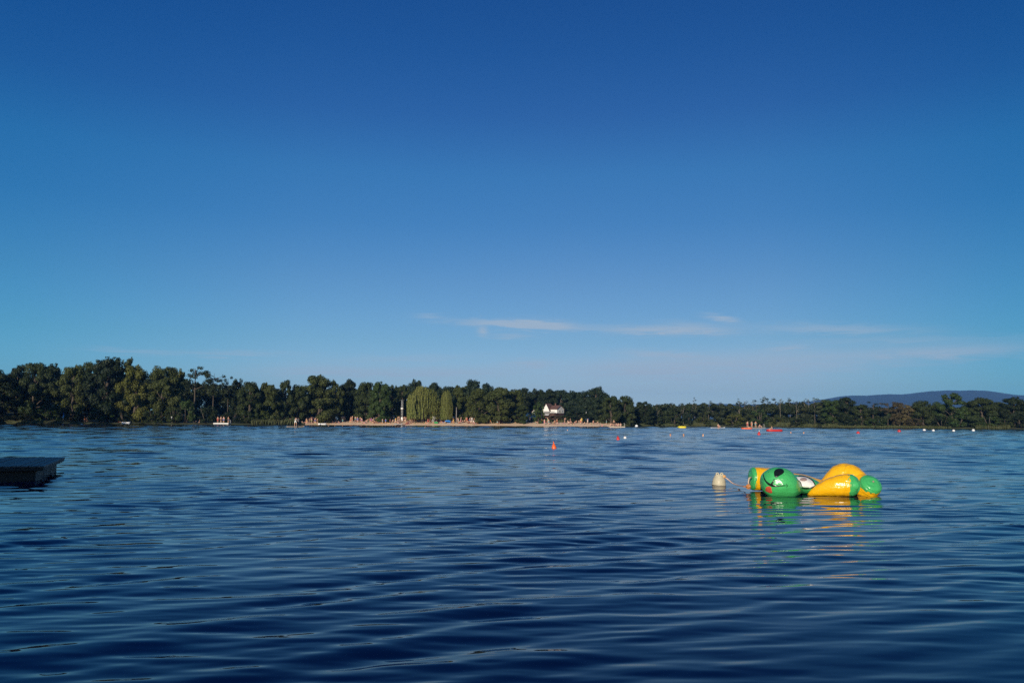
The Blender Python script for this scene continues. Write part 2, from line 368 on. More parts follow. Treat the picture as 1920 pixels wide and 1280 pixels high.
# ------------------------------------------------------------------ water: real ripples near the camera, finer ripples in the surface further out
def make_water():
    rows = [-4.0, -2.0, 0.0, 1.2]
    y = 2.0
    while y < 345: rows.append(y); y += max(.007, .0028 * y) if y < 12 else .0042 * y
    while y < 420: rows.append(y); y += .02 * y
    rows.append(460.0)
    ys = np.array(rows)
    us = np.linspace(-1.0, 1.0, 1000); us = np.sign(us) * (np.abs(us) * .8 + np.abs(us) ** 4 * 1.0)
    Y = np.repeat(ys[:, None], len(us), 1); X = us[None, :] * (np.maximum(ys, 0)[:, None] + 3.0)
    Z = np.zeros_like(X)
    r = np.random.default_rng(21)
    sp = np.gradient(ys)[:, None]; sp[:6] = .3
    xs = (us[1] - us[0]) * (np.maximum(ys, 0)[:, None] + 3.0)
    comps = []
    # main wind train across the view, a straighter crossing train and short confused ripples
    for i in range(34): comps.append((r.normal(.62, .12), np.exp(r.normal(math.log(.50), .34)), .0150))
    for i in range(34): comps.append((r.normal(.12, .18), np.exp(r.normal(math.log(.36), .36)), .0142))
    for i in range(12): comps.append((r.normal(.35, .25), np.exp(r.normal(math.log(1.3), .3)), .006))
    for i in range(34): comps.append((r.normal(.25, .45), np.exp(r.normal(math.log(.18), .3)), .0105))
    nfar = len(comps)
    for i in range(90): comps.append((r.normal(.15, .40), .7 * (9 / .7) ** r.random(), .0225))      # ripples as they read from afar: longer crests with distance
    env1 = .75 + .35 * np.sin(X * .9 + Y * .35 + 1.1) * np.sin(Y * .55 - X * .2)
    for ic, (th, lam, slope) in enumerate(comps):
        kx, ky = -math.sin(th) * 2 * math.pi / lam, math.cos(th) * 2 * math.pi / lam
        amp = slope * lam / (2 * math.pi) * r.uniform(.6, 1.4)
        lx = lam / max(abs(math.sin(th)), .15); ly = lam / max(abs(math.cos(th)), .15)
        fade = np.clip((ly / sp - 3.0) / 4.0, 0, 1) * np.clip((lx / xs - 3.0) / 4.0, 0, 1)
        if ic >= nfar: fade = fade * np.clip((Y / lam - 16.0) / 10.0, 0, 1)
        ph = kx * X + ky * Y + r.uniform(0, 6.28)
        s = np.sin(ph)
        Z += amp * fade * (s + .18 * np.cos(2 * ph)) * env1
    Z *= (np.clip((ys - .5) / 1.5, 0, 1) * np.interp(ys, [2, 4, 9, 16], [.78, .88, 1.0, 1.0]))[:, None]      # smoother in the lee of the near bank
    V = np.stack([X, Y, Z], -1).reshape(-1, 3)
    n, m_ = X.shape; idx = np.arange(n * m_).reshape(n, m_)
    fc = np.stack([idx[:-1, :-1], idx[:-1, 1:], idx[1:, 1:], idx[1:, :-1]], -1).reshape(-1, 4)
    mt, nt, b = mat_nodes('lake_water')
    b.inputs['Base Color'].default_value = (.0003, .0050, .034, 1); b.inputs['Roughness'].default_value = .015; b.inputs['IOR'].default_value = 1.22; b.inputs['Specular Tint'].default_value = (.48, .76, 1.0, 1)
    L = nt.links.new
    tcn = nt.nodes.new('ShaderNodeTexCoord'); sp_ = nt.nodes.new('ShaderNodeSeparateXYZ'); L(tcn.outputs['Object'], sp_.inputs[0])
    def noise(sc, detail, rot=0.0, rough=.5):
        mp = nt.nodes.new('ShaderNodeMapping'); mp.inputs['Scale'].default_value = sc; mp.inputs['Rotation'].default_value = (0, 0, rot)
        L(tcn.outputs['Object'], mp.inputs[0])
        nn = nt.nodes.new('ShaderNodeTexNoise'); nn.inputs['Scale'].default_value = 1; nn.inputs['Detail'].default_value = detail; nn.inputs['Roughness'].default_value = rough
        L(mp.outputs[0], nn.inputs['Vector']); return nn.outputs[0]
    def mth(op, a, b_=None, c=None):
        nn = nt.nodes.new('ShaderNodeMath'); nn.operation = op
        for i, v in enumerate((a, b_, c)):
            if v is None: continue
            if isinstance(v, (int, float)): nn.inputs[i].default_value = v
            else: L(v, nn.inputs[i])
        return nn.outputs[0]
    n1 = noise((1.1, 2.4, 1), 4, R(-12), .55)       # ripples of about half a metre
    n2 = noise((.16, .55, 1), 3, R(-6), .5)          # longer swell
    h = mth('MULTIPLY_ADD', n1, .10, mth('MULTIPLY', n2, .26))
    far = nt.nodes.new('ShaderNodeMapRange'); far.interpolation_type = 'SMOOTHSTEP'
    far.inputs[1].default_value = 9; far.inputs[2].default_value = 45; far.inputs[3].default_value = .02; far.inputs[4].default_value = 1.0
    L(sp_.outputs[1], far.inputs[0])
    n3 = noise((.012, .045, 1), 3, R(4), .5)         # gusts: rougher and smoother streaks
    gust = nt.nodes.new('ShaderNodeMapRange'); gust.inputs[1].default_value = .35; gust.inputs[2].default_value = .65; gust.inputs[3].default_value = .65; gust.inputs[4].default_value = 1.35
    L(n3, gust.inputs[0])
    bp = nt.nodes.new('ShaderNodeBump'); bp.inputs['Distance'].default_value = 1.0
    L(mth('MULTIPLY', mth('MULTIPLY', far.outputs[0], gust.outputs[0]), .16), bp.inputs['Strength']); L(h, bp.inputs['Height']); L(bp.outputs[0], b.inputs['Normal'])
    return tag(link('water', np_mesh('water', V, fc, mt, True)), 'deep blue rippled lake water', None, None, 'structure')
make_water()

# sand beach sheet a few cm above the ground
def make_beach():
    pxs = np.arange(BEACH0 - 10, BEACH1 + 12, 3.0); offs = np.array([-1.0, -.2, .4, 1.0, 1.8, 3, 5, 8, 11, 14, 17, 20])
    V = []
    for p in pxs:
        edge = 1.0 if BEACH0 < p < BEACH1 else .4
        for i, o in enumerate(offs):
            o2 = o * edge if o > 0 else o
            Y = shoreY(p) + o2 + (1.2 * math.sin(p * .11) * (o > 9)); u = (p - CX) / F
            V.append((u * Y, Y, ground_z(p, Y) + .05 + (.05 * math.sin(p * .9 + o * 2.1) if o > 1 else 0)))
    n, m_ = len(pxs), len(offs); idx = np.arange(n * m_).reshape(n, m_)
    fc = np.stack([idx[:-1, :-1], idx[1:, :-1], idx[1:, 1:], idx[:-1, 1:]], -1).reshape(-1, 4)
    mt = plain('beach_sand', (.78, .56, .36), .95, .25, .8, .2, bump=.5, bscale=3)
    return tag(link('beach', np_mesh('beach', np.array(V), fc, mt, True)), 'pale sandy bathing beach along the far shore', None, None, 'structure')
make_beach()

# far hill ridge behind the right-hand wood
def make_hills():
    prof = [(1180, 768), (1300, 759), (1345, 757), (1400, 759), (1470, 756), (1520, 753), (1560, 746.5), (1575, 743.5), (1600, 741.5), (1625, 742), (1640, 740.5), (1665, 739), (1690, 740), (1710, 738), (1740, 734), (1775, 732), (1800, 732.5), (1820, 731.5),
            (1850, 733), (1880, 737), (1900, 740), (1960, 743), (2050, 752), (2200, 766)]
    xs = np.arange(1180, 2201, 6.0); yy = np.interp(xs, [a for a, b in prof], [b for a, b in prof])
    r = np.random.default_rng(3); yy = yy + np.convolve(r.normal(0, .5, len(xs) + 6), np.ones(7) / 7, 'valid')
    D = 5200.0; V = []
    prs = [(-1300, 0.0), (-900, .30), (-500, .66), (-220, .9), (0, 1.0), (300, .8), (900, 0.0)]
    for i, (x, y_) in enumerate(zip(xs, yy)):
        top = at(x, y_, D)
        for j, (dy, f) in enumerate(prs):
            Y = D + dy; u = top.x / D
            V.append((u * Y, Y, max(top.z, 3) * f * (1 + .04 * math.sin(i * .35 + j * 2) * (0 < j < 4)) + 2))
    n, m_ = len(xs), len(prs); idx = np.arange(n * m_).reshape(n, m_)
    fc = np.stack([idx[:-1, :-1], idx[1:, :-1], idx[1:, 1:], idx[:-1, 1:]], -1).reshape(-1, 4)
    mt = plain('forest_hill', (.016, .024, .013), .95, .5, .006)
    return tag(link('hills', np_mesh('hills', np.array(V), fc, mt, True)), 'long low blue forested hills beyond the wood', None, None, 'structure')
make_hills()

# ------------------------------------------------------------------ trees
def quads_from(cent, nrm, size, r, asp=1.0, updir=None):
    """leaf clumps as diamond quads: centres Nx3, normals Nx3, size N"""
    nrm = nrm / (np.linalg.norm(nrm, axis=1, keepdims=True) + 1e-9)
    if updir is None:
        a = r.normal(size=cent.shape)
    else:
        a = np.tile(np.array(updir, float), (len(cent), 1)) + r.normal(size=cent.shape) * .12
    t = a - nrm * np.sum(a * nrm, 1, keepdims=True); t /= (np.linalg.norm(t, axis=1, keepdims=True) + 1e-9)
    bt = np.cross(nrm, t)
    s = size[:, None]
    v = np.stack([cent - t * s * asp, cent + bt * s * .62, cent + t * s * asp, cent - bt * s * .62], 1)
    return v.reshape(-1, 3), np.arange(len(cent) * 4).reshape(-1, 4)
def clump_leaves(clumps, per, size, r, flat=1.0):
    C, N, S = [], [], []
    for (c, rad, rz) in clumps:
        n = max(12, int(per * (rad / .1) ** 2))
        d = r.normal(size=(n, 3)); d /= np.linalg.norm(d, axis=1, keepdims=True)
        rr = rad * (.30 + .75 * r.random(n) ** .6)
        p = d * rr[:, None]; p[:, 2] *= rz
        C.append(np.array(c) + p); N.append(d + r.normal(size=(n, 3)) * .38 + np.array([0, 0, .2])); S.append(size * r.uniform(.6, 1.5, n))
    return quads_from(np.concatenate(C), np.concatenate(N), np.concatenate(S), r)

def tree_proto(kind, seed):
    """unit tree: height 1, crown half-width about 0.5 in x and y; returns (trunk mesh, crown mesh)"""
    r = np.random.default_rng(seed); tb = MB(); clumps = []; size = .0165; per = 230
    if kind in ('round', 'tall', 'oak'):
        top = r.uniform(.97, 1.0); lo = .22 if kind == 'oak' else .05
        nlev = 58 if kind != 'tall' else 48
        axis = [(0, 0, -.02)] + [(r.normal(0, .02), r.normal(0, .02), z) for z in (.2, .45, .7, .88)]
        tb.tube(axis, [.045, .034, .025, .014, .005], 7)
        lobes = [(r.uniform(0, 6.28), r.uniform(.55, 1.0)) for _ in range(5)]
        for i in range(nlev):
            z = lo + (top - .07 - lo) * (i + r.random()) / nlev
            t = (z - lo) / (top - lo)
            prof = (math.sin(math.pi * min(1, t * .80 + .20)) ** .55) if kind != 'tall' else (math.sin(math.pi * min(1, t * .86 + .13)) ** .8)
            a = r.uniform(0, 6.28)
            lob = .74 + .26 * max(math.cos(a - la) * lw for la, lw in lobes)
            rad = .44 * prof * lob * (r.uniform(.12, 1.02) ** .5)
            cr_ = r.uniform(.085, .14) * (1.0 if kind != 'tall' else .85)
            c = (rad * math.cos(a), rad * math.sin(a), z)
            clumps.append((c, cr_, r.uniform(.5, .8)))
            if i % 4 == 1:
                zb = max(.12, z - .22)
                tb.tube([(0, 0, zb), (c[0] * .5, c[1] * .5, (zb + z) / 2 + .03), c], [.014, .009, .003], 5)
        for k in range(5):      # a few loose sprays that break the outline
            a = r.uniform(0, 6.28); z = r.uniform(.75, .97); rad = .3 * math.sqrt(max(0, 1 - ((z - .5) / .52) ** 2)) 
            clumps.append(((rad * math.cos(a), rad * math.sin(a), z), r.uniform(.03, .055), 1.0))
    elif kind == 'pine':
        lean = r.normal(0, .05, 2)
        axis = [(0, 0, -.02), (lean[0] * .3, lean[1] * .3, .3), (lean[0] * .8, lean[1] * .6, .6), (lean[0] * .7, lean[1], .92)]
        tb.tube(axis, [.022, .018, .014, .005], 7)
        for i in range(17):
            z = r.uniform(.50, .95); a = r.uniform(0, 6.28)
            rad = .42 * math.sin(math.pi * (.2 + .75 * (1 - (z - .5) / .5))) * r.uniform(.3, 1)
            c = (lean[0] * .7 + rad * math.cos(a), lean[1] * .8 + rad * math.sin(a), z)
            clumps.append((c, r.uniform(.07, .13), r.uniform(.32, .5)))
            if i % 2 == 0: tb.tube([(lean[0] * .7, lean[1] * .8, z - .07), ((lean[0] * .7 + c[0]) / 2, (lean[1] * .8 + c[1]) / 2, z - .03), c], [.007, .005, .002], 4)
        size = .014; per = 110
    elif kind == 'bare':
        b1, b2 = r.normal(0, .10, 2), r.normal(0, .13, 2)
        def stem(z):
            t = z; return np.array([b1[0] * t * (1 - t) * 2 + b2[0] * t * t, b1[1] * t * (1 - t) * 2 + b2[1] * t * t, z])
        zs = np.linspace(-.02, .97, 9)
        tb.tube([stem(z) for z in zs], list(np.linspace(.0085, .0028, 9)), 6)
        if r.random() < .5:
            zf_ = r.uniform(.35, .6); d = r.normal(0, .14, 2); tb.tube([stem(zf_), stem(zf_) + [d[0] * .6, d[1] * .6, .15], stem(zf_) + [d[0], d[1], .3]], [.005, .004, .0015], 5)
            clumps.append((tuple(stem(zf_) + [d[0], d[1], .3]), r.uniform(.05, .10), .5))
        for i in range(13):
            z = r.uniform(.42, .96); a = r.uniform(0, 6.28); rad = r.uniform(.06, .34) * (1.25 - z * .6); o_ = stem(z)
            c = (o_[0] + rad * math.cos(a), o_[1] + rad * math.sin(a), z + r.uniform(-.03, .06))
            tb.tube([stem(z - .03), (np.array(c) + o_) / 2 + [0, 0, .012], c], [.003, .002, .0009], 4)
            if z > .55 and r.random() < .7: clumps.append((c, r.uniform(.04, .10), r.uniform(.3, .6)))
        for k in range(3): clumps.append((tuple(stem(r.uniform(.88, .97)) + r.normal(0, .04, 3)), r.uniform(.04, .09), .5))
        size = .011; per = 70
    elif kind == 'shrub':
        for k in range(4):
            a = r.uniform(0, 6.28); tb.tube([(.05 * math.cos(a), .05 * math.sin(a), -.02), (.2 * math.cos(a), .2 * math.sin(a), .5), (.28 * math.cos(a), .28 * math.sin(a), .8)], [.02, .013, .004], 5)
        for i in range(34):
            z = r.uniform(.06, .9); a = r.uniform(0, 6.28); rad = .44 * math.sqrt(max(.02, 1 - (z / 1.02) ** 2)) * r.uniform(.5, 1.02)
            clumps.append(((rad * math.cos(a), rad * math.sin(a), z), r.uniform(.10, .16), r.uniform(.6, .9)))
        size = .028; per = 34
    elif kind == 'willow':
        tb.tube([(0, 0, -.02), (.01, 0, .25), (.0, .02, .5), (.01, .01, .8)], [.06, .05, .035, .01], 8)
        C, N, S = [], [], []
        tuf = [(r.uniform(0, 6.28), r.uniform(.35, 1.0), r.normal(0, .05), max(0, r.normal(.03, .09))) for _ in range(46)]
        for i in range(900):
            ta, tq, tz, tb_ = tuf[i % 46]; a = ta + r.normal(0, .19); q = min(1.02, max(.05, tq + r.normal(0, .12))) ; rad = .50 * q * (1 + .16 * math.sin(3 * a + 1))
            ztop = .57 + .41 * math.sqrt(max(0, 1 - q * q)) + tz + r.normal(0, .015)
            zbot = max(.04, (.10 if q > .5 else .3) + 1.3 * tb_ + abs(r.normal(0, .06)))
            n = int((ztop - zbot) / .026) + 2
            z = np.linspace(ztop, zbot, n); out = rad * (.90 + .12 * np.sin(np.clip((z + .1) * 2.6, 0, 3.1)))
            th = a + .05 * np.sin(z * 9 + i)
            C.append(np.stack([out * np.cos(th), out * np.sin(th), z], 1)); 
            nn = np.stack([np.cos(th), np.sin(th), np.full(n, .1)], 1) + r.normal(size=(n, 3)) * .5; nn[:, 2] *= .3; N.append(nn)
            S.append(np.full(n, .015) * r.uniform(.7, 1.3, n))
        for k in range(9):
            a = r.uniform(0, 6.28); tb.tube([(0, 0, .4), (.2 * math.cos(a), .2 * math.sin(a), .72), (.36 * math.cos(a), .36 * math.sin(a), .78)], [.02, .012, .003], 5)
        v, f = quads_from(np.concatenate(C), np.concatenate(N), np.concatenate(S), r, 1.7, (0, 0, 1))
    if kind != 'willow': v, f = clump_leaves(clumps, per, size, r)
    crown = np_mesh(kind + '_crown', v, f, M['leaf'])
    trunk = tb.mesh(kind + '_trunk', M['palebark'] if kind in ('bare',) else M['bark'])
    return trunk, crown
PROTO = {}
for kind, n in (('round', 5), ('oak', 5), ('tall', 4), ('pine', 4), ('bare', 5), ('shrub', 4), ('willow', 2)):
    PROTO[kind] = [tree_proto(kind, 100 + 17 * i + len(kind)) for i in range(n)]
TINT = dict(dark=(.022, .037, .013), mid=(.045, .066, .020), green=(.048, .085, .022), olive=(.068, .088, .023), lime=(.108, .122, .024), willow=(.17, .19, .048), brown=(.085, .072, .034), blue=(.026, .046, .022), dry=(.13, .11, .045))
ROWOFF = {0: 5.0, 1: 12.0, 2: 24.0, 3: 40.0, 4: 66.0, -1: 2.5}
tree_count = {}
def plant(kind, px, ytop, wpx, row, tint, label, group, name=None, off=None, zb=None, sub=None):
    kind = sub or kind
    off = ROWOFF[row] if off is None else off
    base = onshore(px, off)
    if zb is not None: base.z = zb
    top = at(px, ytop, base.y)
    H = max(.6, (top.z - base.z)) ; W = wpx * base.y / F * (1.2 if kind in ('round', 'tall', 'oak') else 1)
    k = tree_count.get(kind, 0); tree_count[kind] = k + 1
    tr, cw = PROTO[kind][k % len(PROTO[kind])]
    nm = name or {'round': 'broadleaf_tree', 'oak': 'broadleaf_tree', 'tall': 'slender_tree', 'pine': 'pine_tree', 'bare': 'bare_pine_tree', 'shrub': 'shrub', 'willow': 'willow_tree'}[kind]
    root = empty(nm, base, random.uniform(0, 6.28), label, 'shrub' if kind == 'shrub' else 'tree', group)
    root.scale = (W, W, H)
    link('trunk', tr, root)
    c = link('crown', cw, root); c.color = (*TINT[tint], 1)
    return root
random.seed(11)
G1 = 'trees of the dark wood on the shaded bank'
G2 = 'trees behind the bathing beach'
G3 = 'trees of the sparse wood at the lake head'
G4 = 'trees along the far bank below the hills'
TREES = [
 # the shaded bank, from the frame edge to the beach
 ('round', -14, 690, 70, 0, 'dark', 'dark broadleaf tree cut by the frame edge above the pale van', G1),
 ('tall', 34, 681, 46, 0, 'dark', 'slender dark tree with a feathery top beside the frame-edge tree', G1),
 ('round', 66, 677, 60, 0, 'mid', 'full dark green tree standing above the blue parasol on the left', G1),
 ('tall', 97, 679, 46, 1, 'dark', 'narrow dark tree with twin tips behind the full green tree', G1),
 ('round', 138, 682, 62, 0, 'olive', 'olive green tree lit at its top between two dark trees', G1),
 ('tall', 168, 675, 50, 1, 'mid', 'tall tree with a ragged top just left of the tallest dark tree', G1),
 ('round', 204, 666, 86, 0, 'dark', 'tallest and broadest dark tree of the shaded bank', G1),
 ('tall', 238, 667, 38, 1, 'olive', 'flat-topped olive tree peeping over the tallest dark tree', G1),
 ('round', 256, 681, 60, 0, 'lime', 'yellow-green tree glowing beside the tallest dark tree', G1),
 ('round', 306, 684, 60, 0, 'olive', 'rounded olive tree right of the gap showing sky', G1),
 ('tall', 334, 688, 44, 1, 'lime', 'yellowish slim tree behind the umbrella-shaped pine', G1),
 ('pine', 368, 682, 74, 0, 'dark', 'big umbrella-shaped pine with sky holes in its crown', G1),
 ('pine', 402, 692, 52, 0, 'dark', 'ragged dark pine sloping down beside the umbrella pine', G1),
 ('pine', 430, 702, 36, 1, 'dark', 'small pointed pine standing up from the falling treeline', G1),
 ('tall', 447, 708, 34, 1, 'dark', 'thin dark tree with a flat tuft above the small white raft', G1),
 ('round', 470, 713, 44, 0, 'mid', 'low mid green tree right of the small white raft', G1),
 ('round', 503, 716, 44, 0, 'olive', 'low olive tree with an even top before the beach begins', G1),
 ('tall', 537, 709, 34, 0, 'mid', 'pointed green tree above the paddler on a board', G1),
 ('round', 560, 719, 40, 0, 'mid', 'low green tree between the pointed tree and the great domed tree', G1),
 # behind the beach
 ('round', 600, 700, 70, 0, 'olive', 'great domed olive tree above the white rowing boat', G2),
 ('tall', 630, 710, 34, 0, 'olive', 'leafy tree leaning on the right of the great domed tree', G2),
 ('round', 655, 709, 40, 1, 'dark', 'dark rounded tree with a notch on each side behind the beach', G2),
 ('round', 688, 714, 46, 1, 'mid', 'mid green tree left of the grey flagless pole', G2),
 ('round', 714, 714, 44, 0, 'green', 'green tree directly behind the short grey pole', G2),
 ('tall', 737, 720, 32, 1, 'mid', 'narrow green tree between the short pole and the lattice mast', G2),
 ('round', 756, 719, 38, 2, 'mid', 'tree filling the back behind the lattice mast', G2),
 ('round', 779, 709, 34, 2, 'blue', 'dark round-headed tree rising above the big willow', G2),
 ('round', 816, 715, 36, 2, 'blue', 'dark round tree peeping between the two willows', G2),
 ('round', 841, 722, 34, 2, 'blue', 'low dark treetop behind the small willow', G2),
 ('round', 863, 721, 40, 1, 'olive', 'olive tree right beside the small willow', G2),
 ('round', 888, 709, 46, 3, 'blue', 'dark flat-headed oak rising behind the olive trees', G2),
 ('round', 915, 716, 40, 3, 'blue', 'dark oak sloping right of the flat-headed oak', G2),
 ('round', 900, 726, 52, 0, 'olive', 'olive tree with a pale forked branch in front of the dark oaks', G2),
 ('round', 937, 724, 60, 0, 'olive', 'broad olive tree above the standing bathers near the kiosk', G2),
 ('round', 966, 729, 46, 1, 'olive', 'olive tree overhanging the beige kiosk', G2),
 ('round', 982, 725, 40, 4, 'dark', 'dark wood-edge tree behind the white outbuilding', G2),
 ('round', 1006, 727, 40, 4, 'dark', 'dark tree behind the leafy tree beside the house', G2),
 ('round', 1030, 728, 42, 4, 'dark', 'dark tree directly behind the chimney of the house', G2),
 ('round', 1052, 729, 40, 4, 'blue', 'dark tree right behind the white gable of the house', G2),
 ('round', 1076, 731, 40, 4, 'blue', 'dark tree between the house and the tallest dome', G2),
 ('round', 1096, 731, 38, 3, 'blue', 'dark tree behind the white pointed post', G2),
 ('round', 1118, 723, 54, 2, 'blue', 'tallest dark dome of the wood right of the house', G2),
 ('tall', 1010, 752, 22, 0, 'green', 'leafy green tree partly hiding the brown-roofed house', G2),
 ('round', 980, 758, 32, 0, 'mid', 'small dark-stemmed tree shading the blue cabins', G2),
 ('round', 1082, 764, 44, 1, 'blue', 'low dark bush-like tree right of the house terrace', G2),
 ('round', 1145, 741, 44, 0, 'mid', 'rounded tree with layered branches at the beach end', G2),
 ('round', 1172, 740, 40, 0, 'mid', 'dome-headed tree beyond the beach end', G2),
 ('round', 1206, 751, 36, 0, 'dark', 'last dark tree before the sparse wood', G2),
 ('willow', 793, 726, 58, 0, 'willow', 'big weeping willow with hanging yellow-green curtains', G2),
 ('willow', 838, 735, 25, 0, 'willow', 'small weeping willow beside the lifeguard tower', G2),
]
# lake head: thin tall pines on a boggy shore
BARE = [(1232, 756, 'thin pale-stemmed pine next to the last dark tree'), (1243, 757, 'thin pine with a wispy tip and a bare stem'), (1264, 755, 'lone thin stem with a fork near its tip'), (1281, 759, 'short thin stem inside the sparse wood'),
        (1297, 746, 'tall leaning pine with a bright stem and wind-bent head'), (1303, 757, 'bright double stem beside the wind-bent pine'), (1327, 752, 'thin pine with a small tuft above the white board'), (1336, 752, 'thin pine with a round tuft beyond the kneeling paddler'),
        (1352, 754, 'pair-topped thin pine left of the bright willow bush'), (1384, 748, 'umbrella-tufted pine above the bright willow bush'), (1397, 750, 'thin bare stem right of the umbrella-tufted pine'), (1409, 750, 'thin pine above the crowded bathing raft'),
        (1421, 748, 'thin pine with two level tufts'), (1434, 743, 'tallest thin pine with a spreading head'), (1449, 749, 'short tufted pine beyond the red dinghy'), (1463, 746, 'thin pine of a close pair with bright stem'), (1473, 747, 'second stem of the close pair above the red dinghy'),
        (1482, 747, 'thin pine with a bushy tip behind the pale reeds'), (1494, 752, 'pale bare stem among the grey trunks'), (1505, 751, 'slim grey trunk with a sparse head'), (1514, 745, 'thin pine with lacy crown against the sky'), (1526, 746, 'lacy thin pine beside the dark bank trees')]
for i, (x, y_, lab) in enumerate(BARE):
    TREES.append(('bare', x, y_, 26 + (i * 7) % 12, 1 if i % 3 else 0, 'mid' if i % 2 else 'dark', lab, G3))
TREES += [
 ('pine', 1436, 745, 34, 1, 'dark', 'broad dark pine with level branches at the heart of the sparse wood', G3),
 ('pine', 1386, 750, 26, 1, 'dark', 'crooked dark pine leaning over the bright willow bush', G3),
 # far bank below the hills
 ('pine', 1542, 745, 44, 0, 'olive', 'flat-topped olive pine where the far bank begins', G4),
 ('round', 1560, 748, 46, 0, 'green', 'dense green tree next to the flat-topped pine', G4),
 ('round', 1586, 743, 44, 0, 'dark', 'dark rounded tree touching the ridge line of the hills', G4),
 ('round', 1612, 757, 38, 0, 'mid', 'low tree above the pale standing stump', G4),
 ('pine', 1634, 751, 48, 0, 'dark', 'dark broad-headed pine over the red float', G4),
 ('pine', 1662, 752, 46, 0, 'brown', 'brownish pine with two bare reddish stems', G4),
 ('tall', 1684, 753, 34, 0, 'brown', 'brown-tinged slim tree right of the reddish stems', G4),
 ('tall', 1701, 757, 30, 0, 'dry', 'pale dying tree with a white forked trunk', G4),
 ('round', 1728, 749, 46, 0, 'mid', 'round green tree left of the tall birch', G4),
 ('round', 1754, 757, 32, 1, 'brown', 'low brownish tree wedged beside the tall birch', G4),
 ('tall', 1782, 735, 56, 0, 'green', 'tall leafy birch standing up against the hills', G4),
 ('tall', 1811, 752, 34, 1, 'mid', 'slim tree in the dark gap right of the tall birch', G4),
 ('round', 1838, 744, 62, 0, 'mid', 'broad thin-topped tree with a white forked stem at its foot', G4),
 ('round', 1868, 752, 44, 1, 'mid', 'lower round tree between the broad tree and the dark edge trees', G4),
 ('round', 1899, 743, 50, 0, 'dark', 'dark tree near the right edge rising to the hill foot', G4),
 ('round', 1928, 748, 50, 0, 'dark', 'dark tree cut by the right frame edge', G4),
]
for t in TREES:
    if t[6] is G2 and 595 < t[1] < 1150:
        plant(*t, off={0: 15.0, 1: 20.0, 2: 28.0, 3: 42.0, 4: 66.0}[t[4]], sub='oak' if t[0] == 'round' and t[4] < 2 else None)
    else: plant(*t)
# shrubs and bushes along the water
GS = 'shrubs at the water edge'
SHRUBS = [(8, 779, 60, 'dark', 'low dark shrub added as tree shade at the water below the pale van'), (42, 777, 50, 'dark', 'dark shrub added as tree shade right beside the low one at the frame edge'), (18, 752, 46, 'lime', 'yellow-green bush below the frame-edge tree'), (58, 764, 44, 'mid', 'dim bush right of the pale van'), (92, 757, 48, 'green', 'rounded bush left of the blue parasol'), (140, 766, 30, 'dark', 'dark bush right of the blue parasol'), (196, 752, 50, 'green', 'tall bush hanging to the water under the tallest tree'),  # the two frame-edge shrubs are added, standing in for tree shade on the bank
          (238, 768, 34, 'dark', 'low dark bush left of the pale folded sunshade'), (290, 764, 44, 'mid', 'mid bush by the thin slanting stem'), (330, 760, 44, 'mid', 'bush with pale twigs under the olive tree'), (352, 748, 42, 'green', 'bright leafy bush below the umbrella pine'), (392, 758, 44, 'dark', 'dark bush left of the small white raft'),
          (436, 768, 40, 'dark', 'dark bush behind the small white raft'), (466, 772, 34, 'mid', 'bush just right of the small white raft'), (491, 780, 24, 'green', 'low reedy bush before the grey boat shed'), (522, 780, 30, 'mid', 'low green bush left of the paddler'),
          (1098, 782, 22, 'dark', 'round dark shrub on the bank below the pointed post'), (1060, 777, 40, 'olive', 'olive hedge-like shrub below the house terrace'), (1040, 778.5, 40, 'dry', 'dry tawny shrub below the house veranda'), (1004, 781, 30, 'dry', 'tawny shrub right of the blue cabins'),
          (1180, 776, 30, 'dark', 'dark shrub under the dome-headed tree'), (1230, 776, 30, 'mid', 'mid shrub at the left of the sparse wood'), (1262, 770, 36, 'mid', 'grey-green shrub behind the yellow float'), (1287, 772, 22, 'blue', 'dark conical shrub beside the wind-bent pine'), (1318, 778, 30, 'olive', 'olive shrub left of the kneeling paddler'),
          (1376, 774, 46, 'lime', 'bright rounded willow bush on the bank'), (1404, 776, 32, 'olive', 'dull shrub right of the bright willow bush'), (1424, 766, 44, 'green', 'big dark green shrub behind the crowded raft'), (1456, 778, 32, 'olive', 'pale reedy shrub behind the red dinghy'), (1500, 782, 44, 'mid', 'low spreading shrub under the grey trunks'),
          (1548, 780, 40, 'mid', 'shrub with pale reeds at the start of the far bank'), (1596, 776, 34, 'dark', 'dark shrub left of the pale standing stump'), (1640, 782, 42, 'green', 'green shrub under the broad-headed pine'), (1712, 782, 34, 'brown', 'brown shrub below the pale dying tree'),
          (1762, 778, 40, 'dark', 'dark shrub left under the tall birch'), (1792, 774, 40, 'green', 'leafy shrub at the foot of the tall birch'), (1850, 776, 50, 'green', 'big shrub reaching down to the water on the far bank'), (1880, 782, 34, 'mid', 'smaller shrub next to the big far-bank shrub'), (1912, 776, 44, 'dark', 'dark shrub at the right frame edge')]
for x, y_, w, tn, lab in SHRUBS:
    plant('shrub', x, y_, w, -1, tn, lab, GS, off=(22.0 if 1000 < x < 1110 else 13.0 if x == 18 else 2.5))

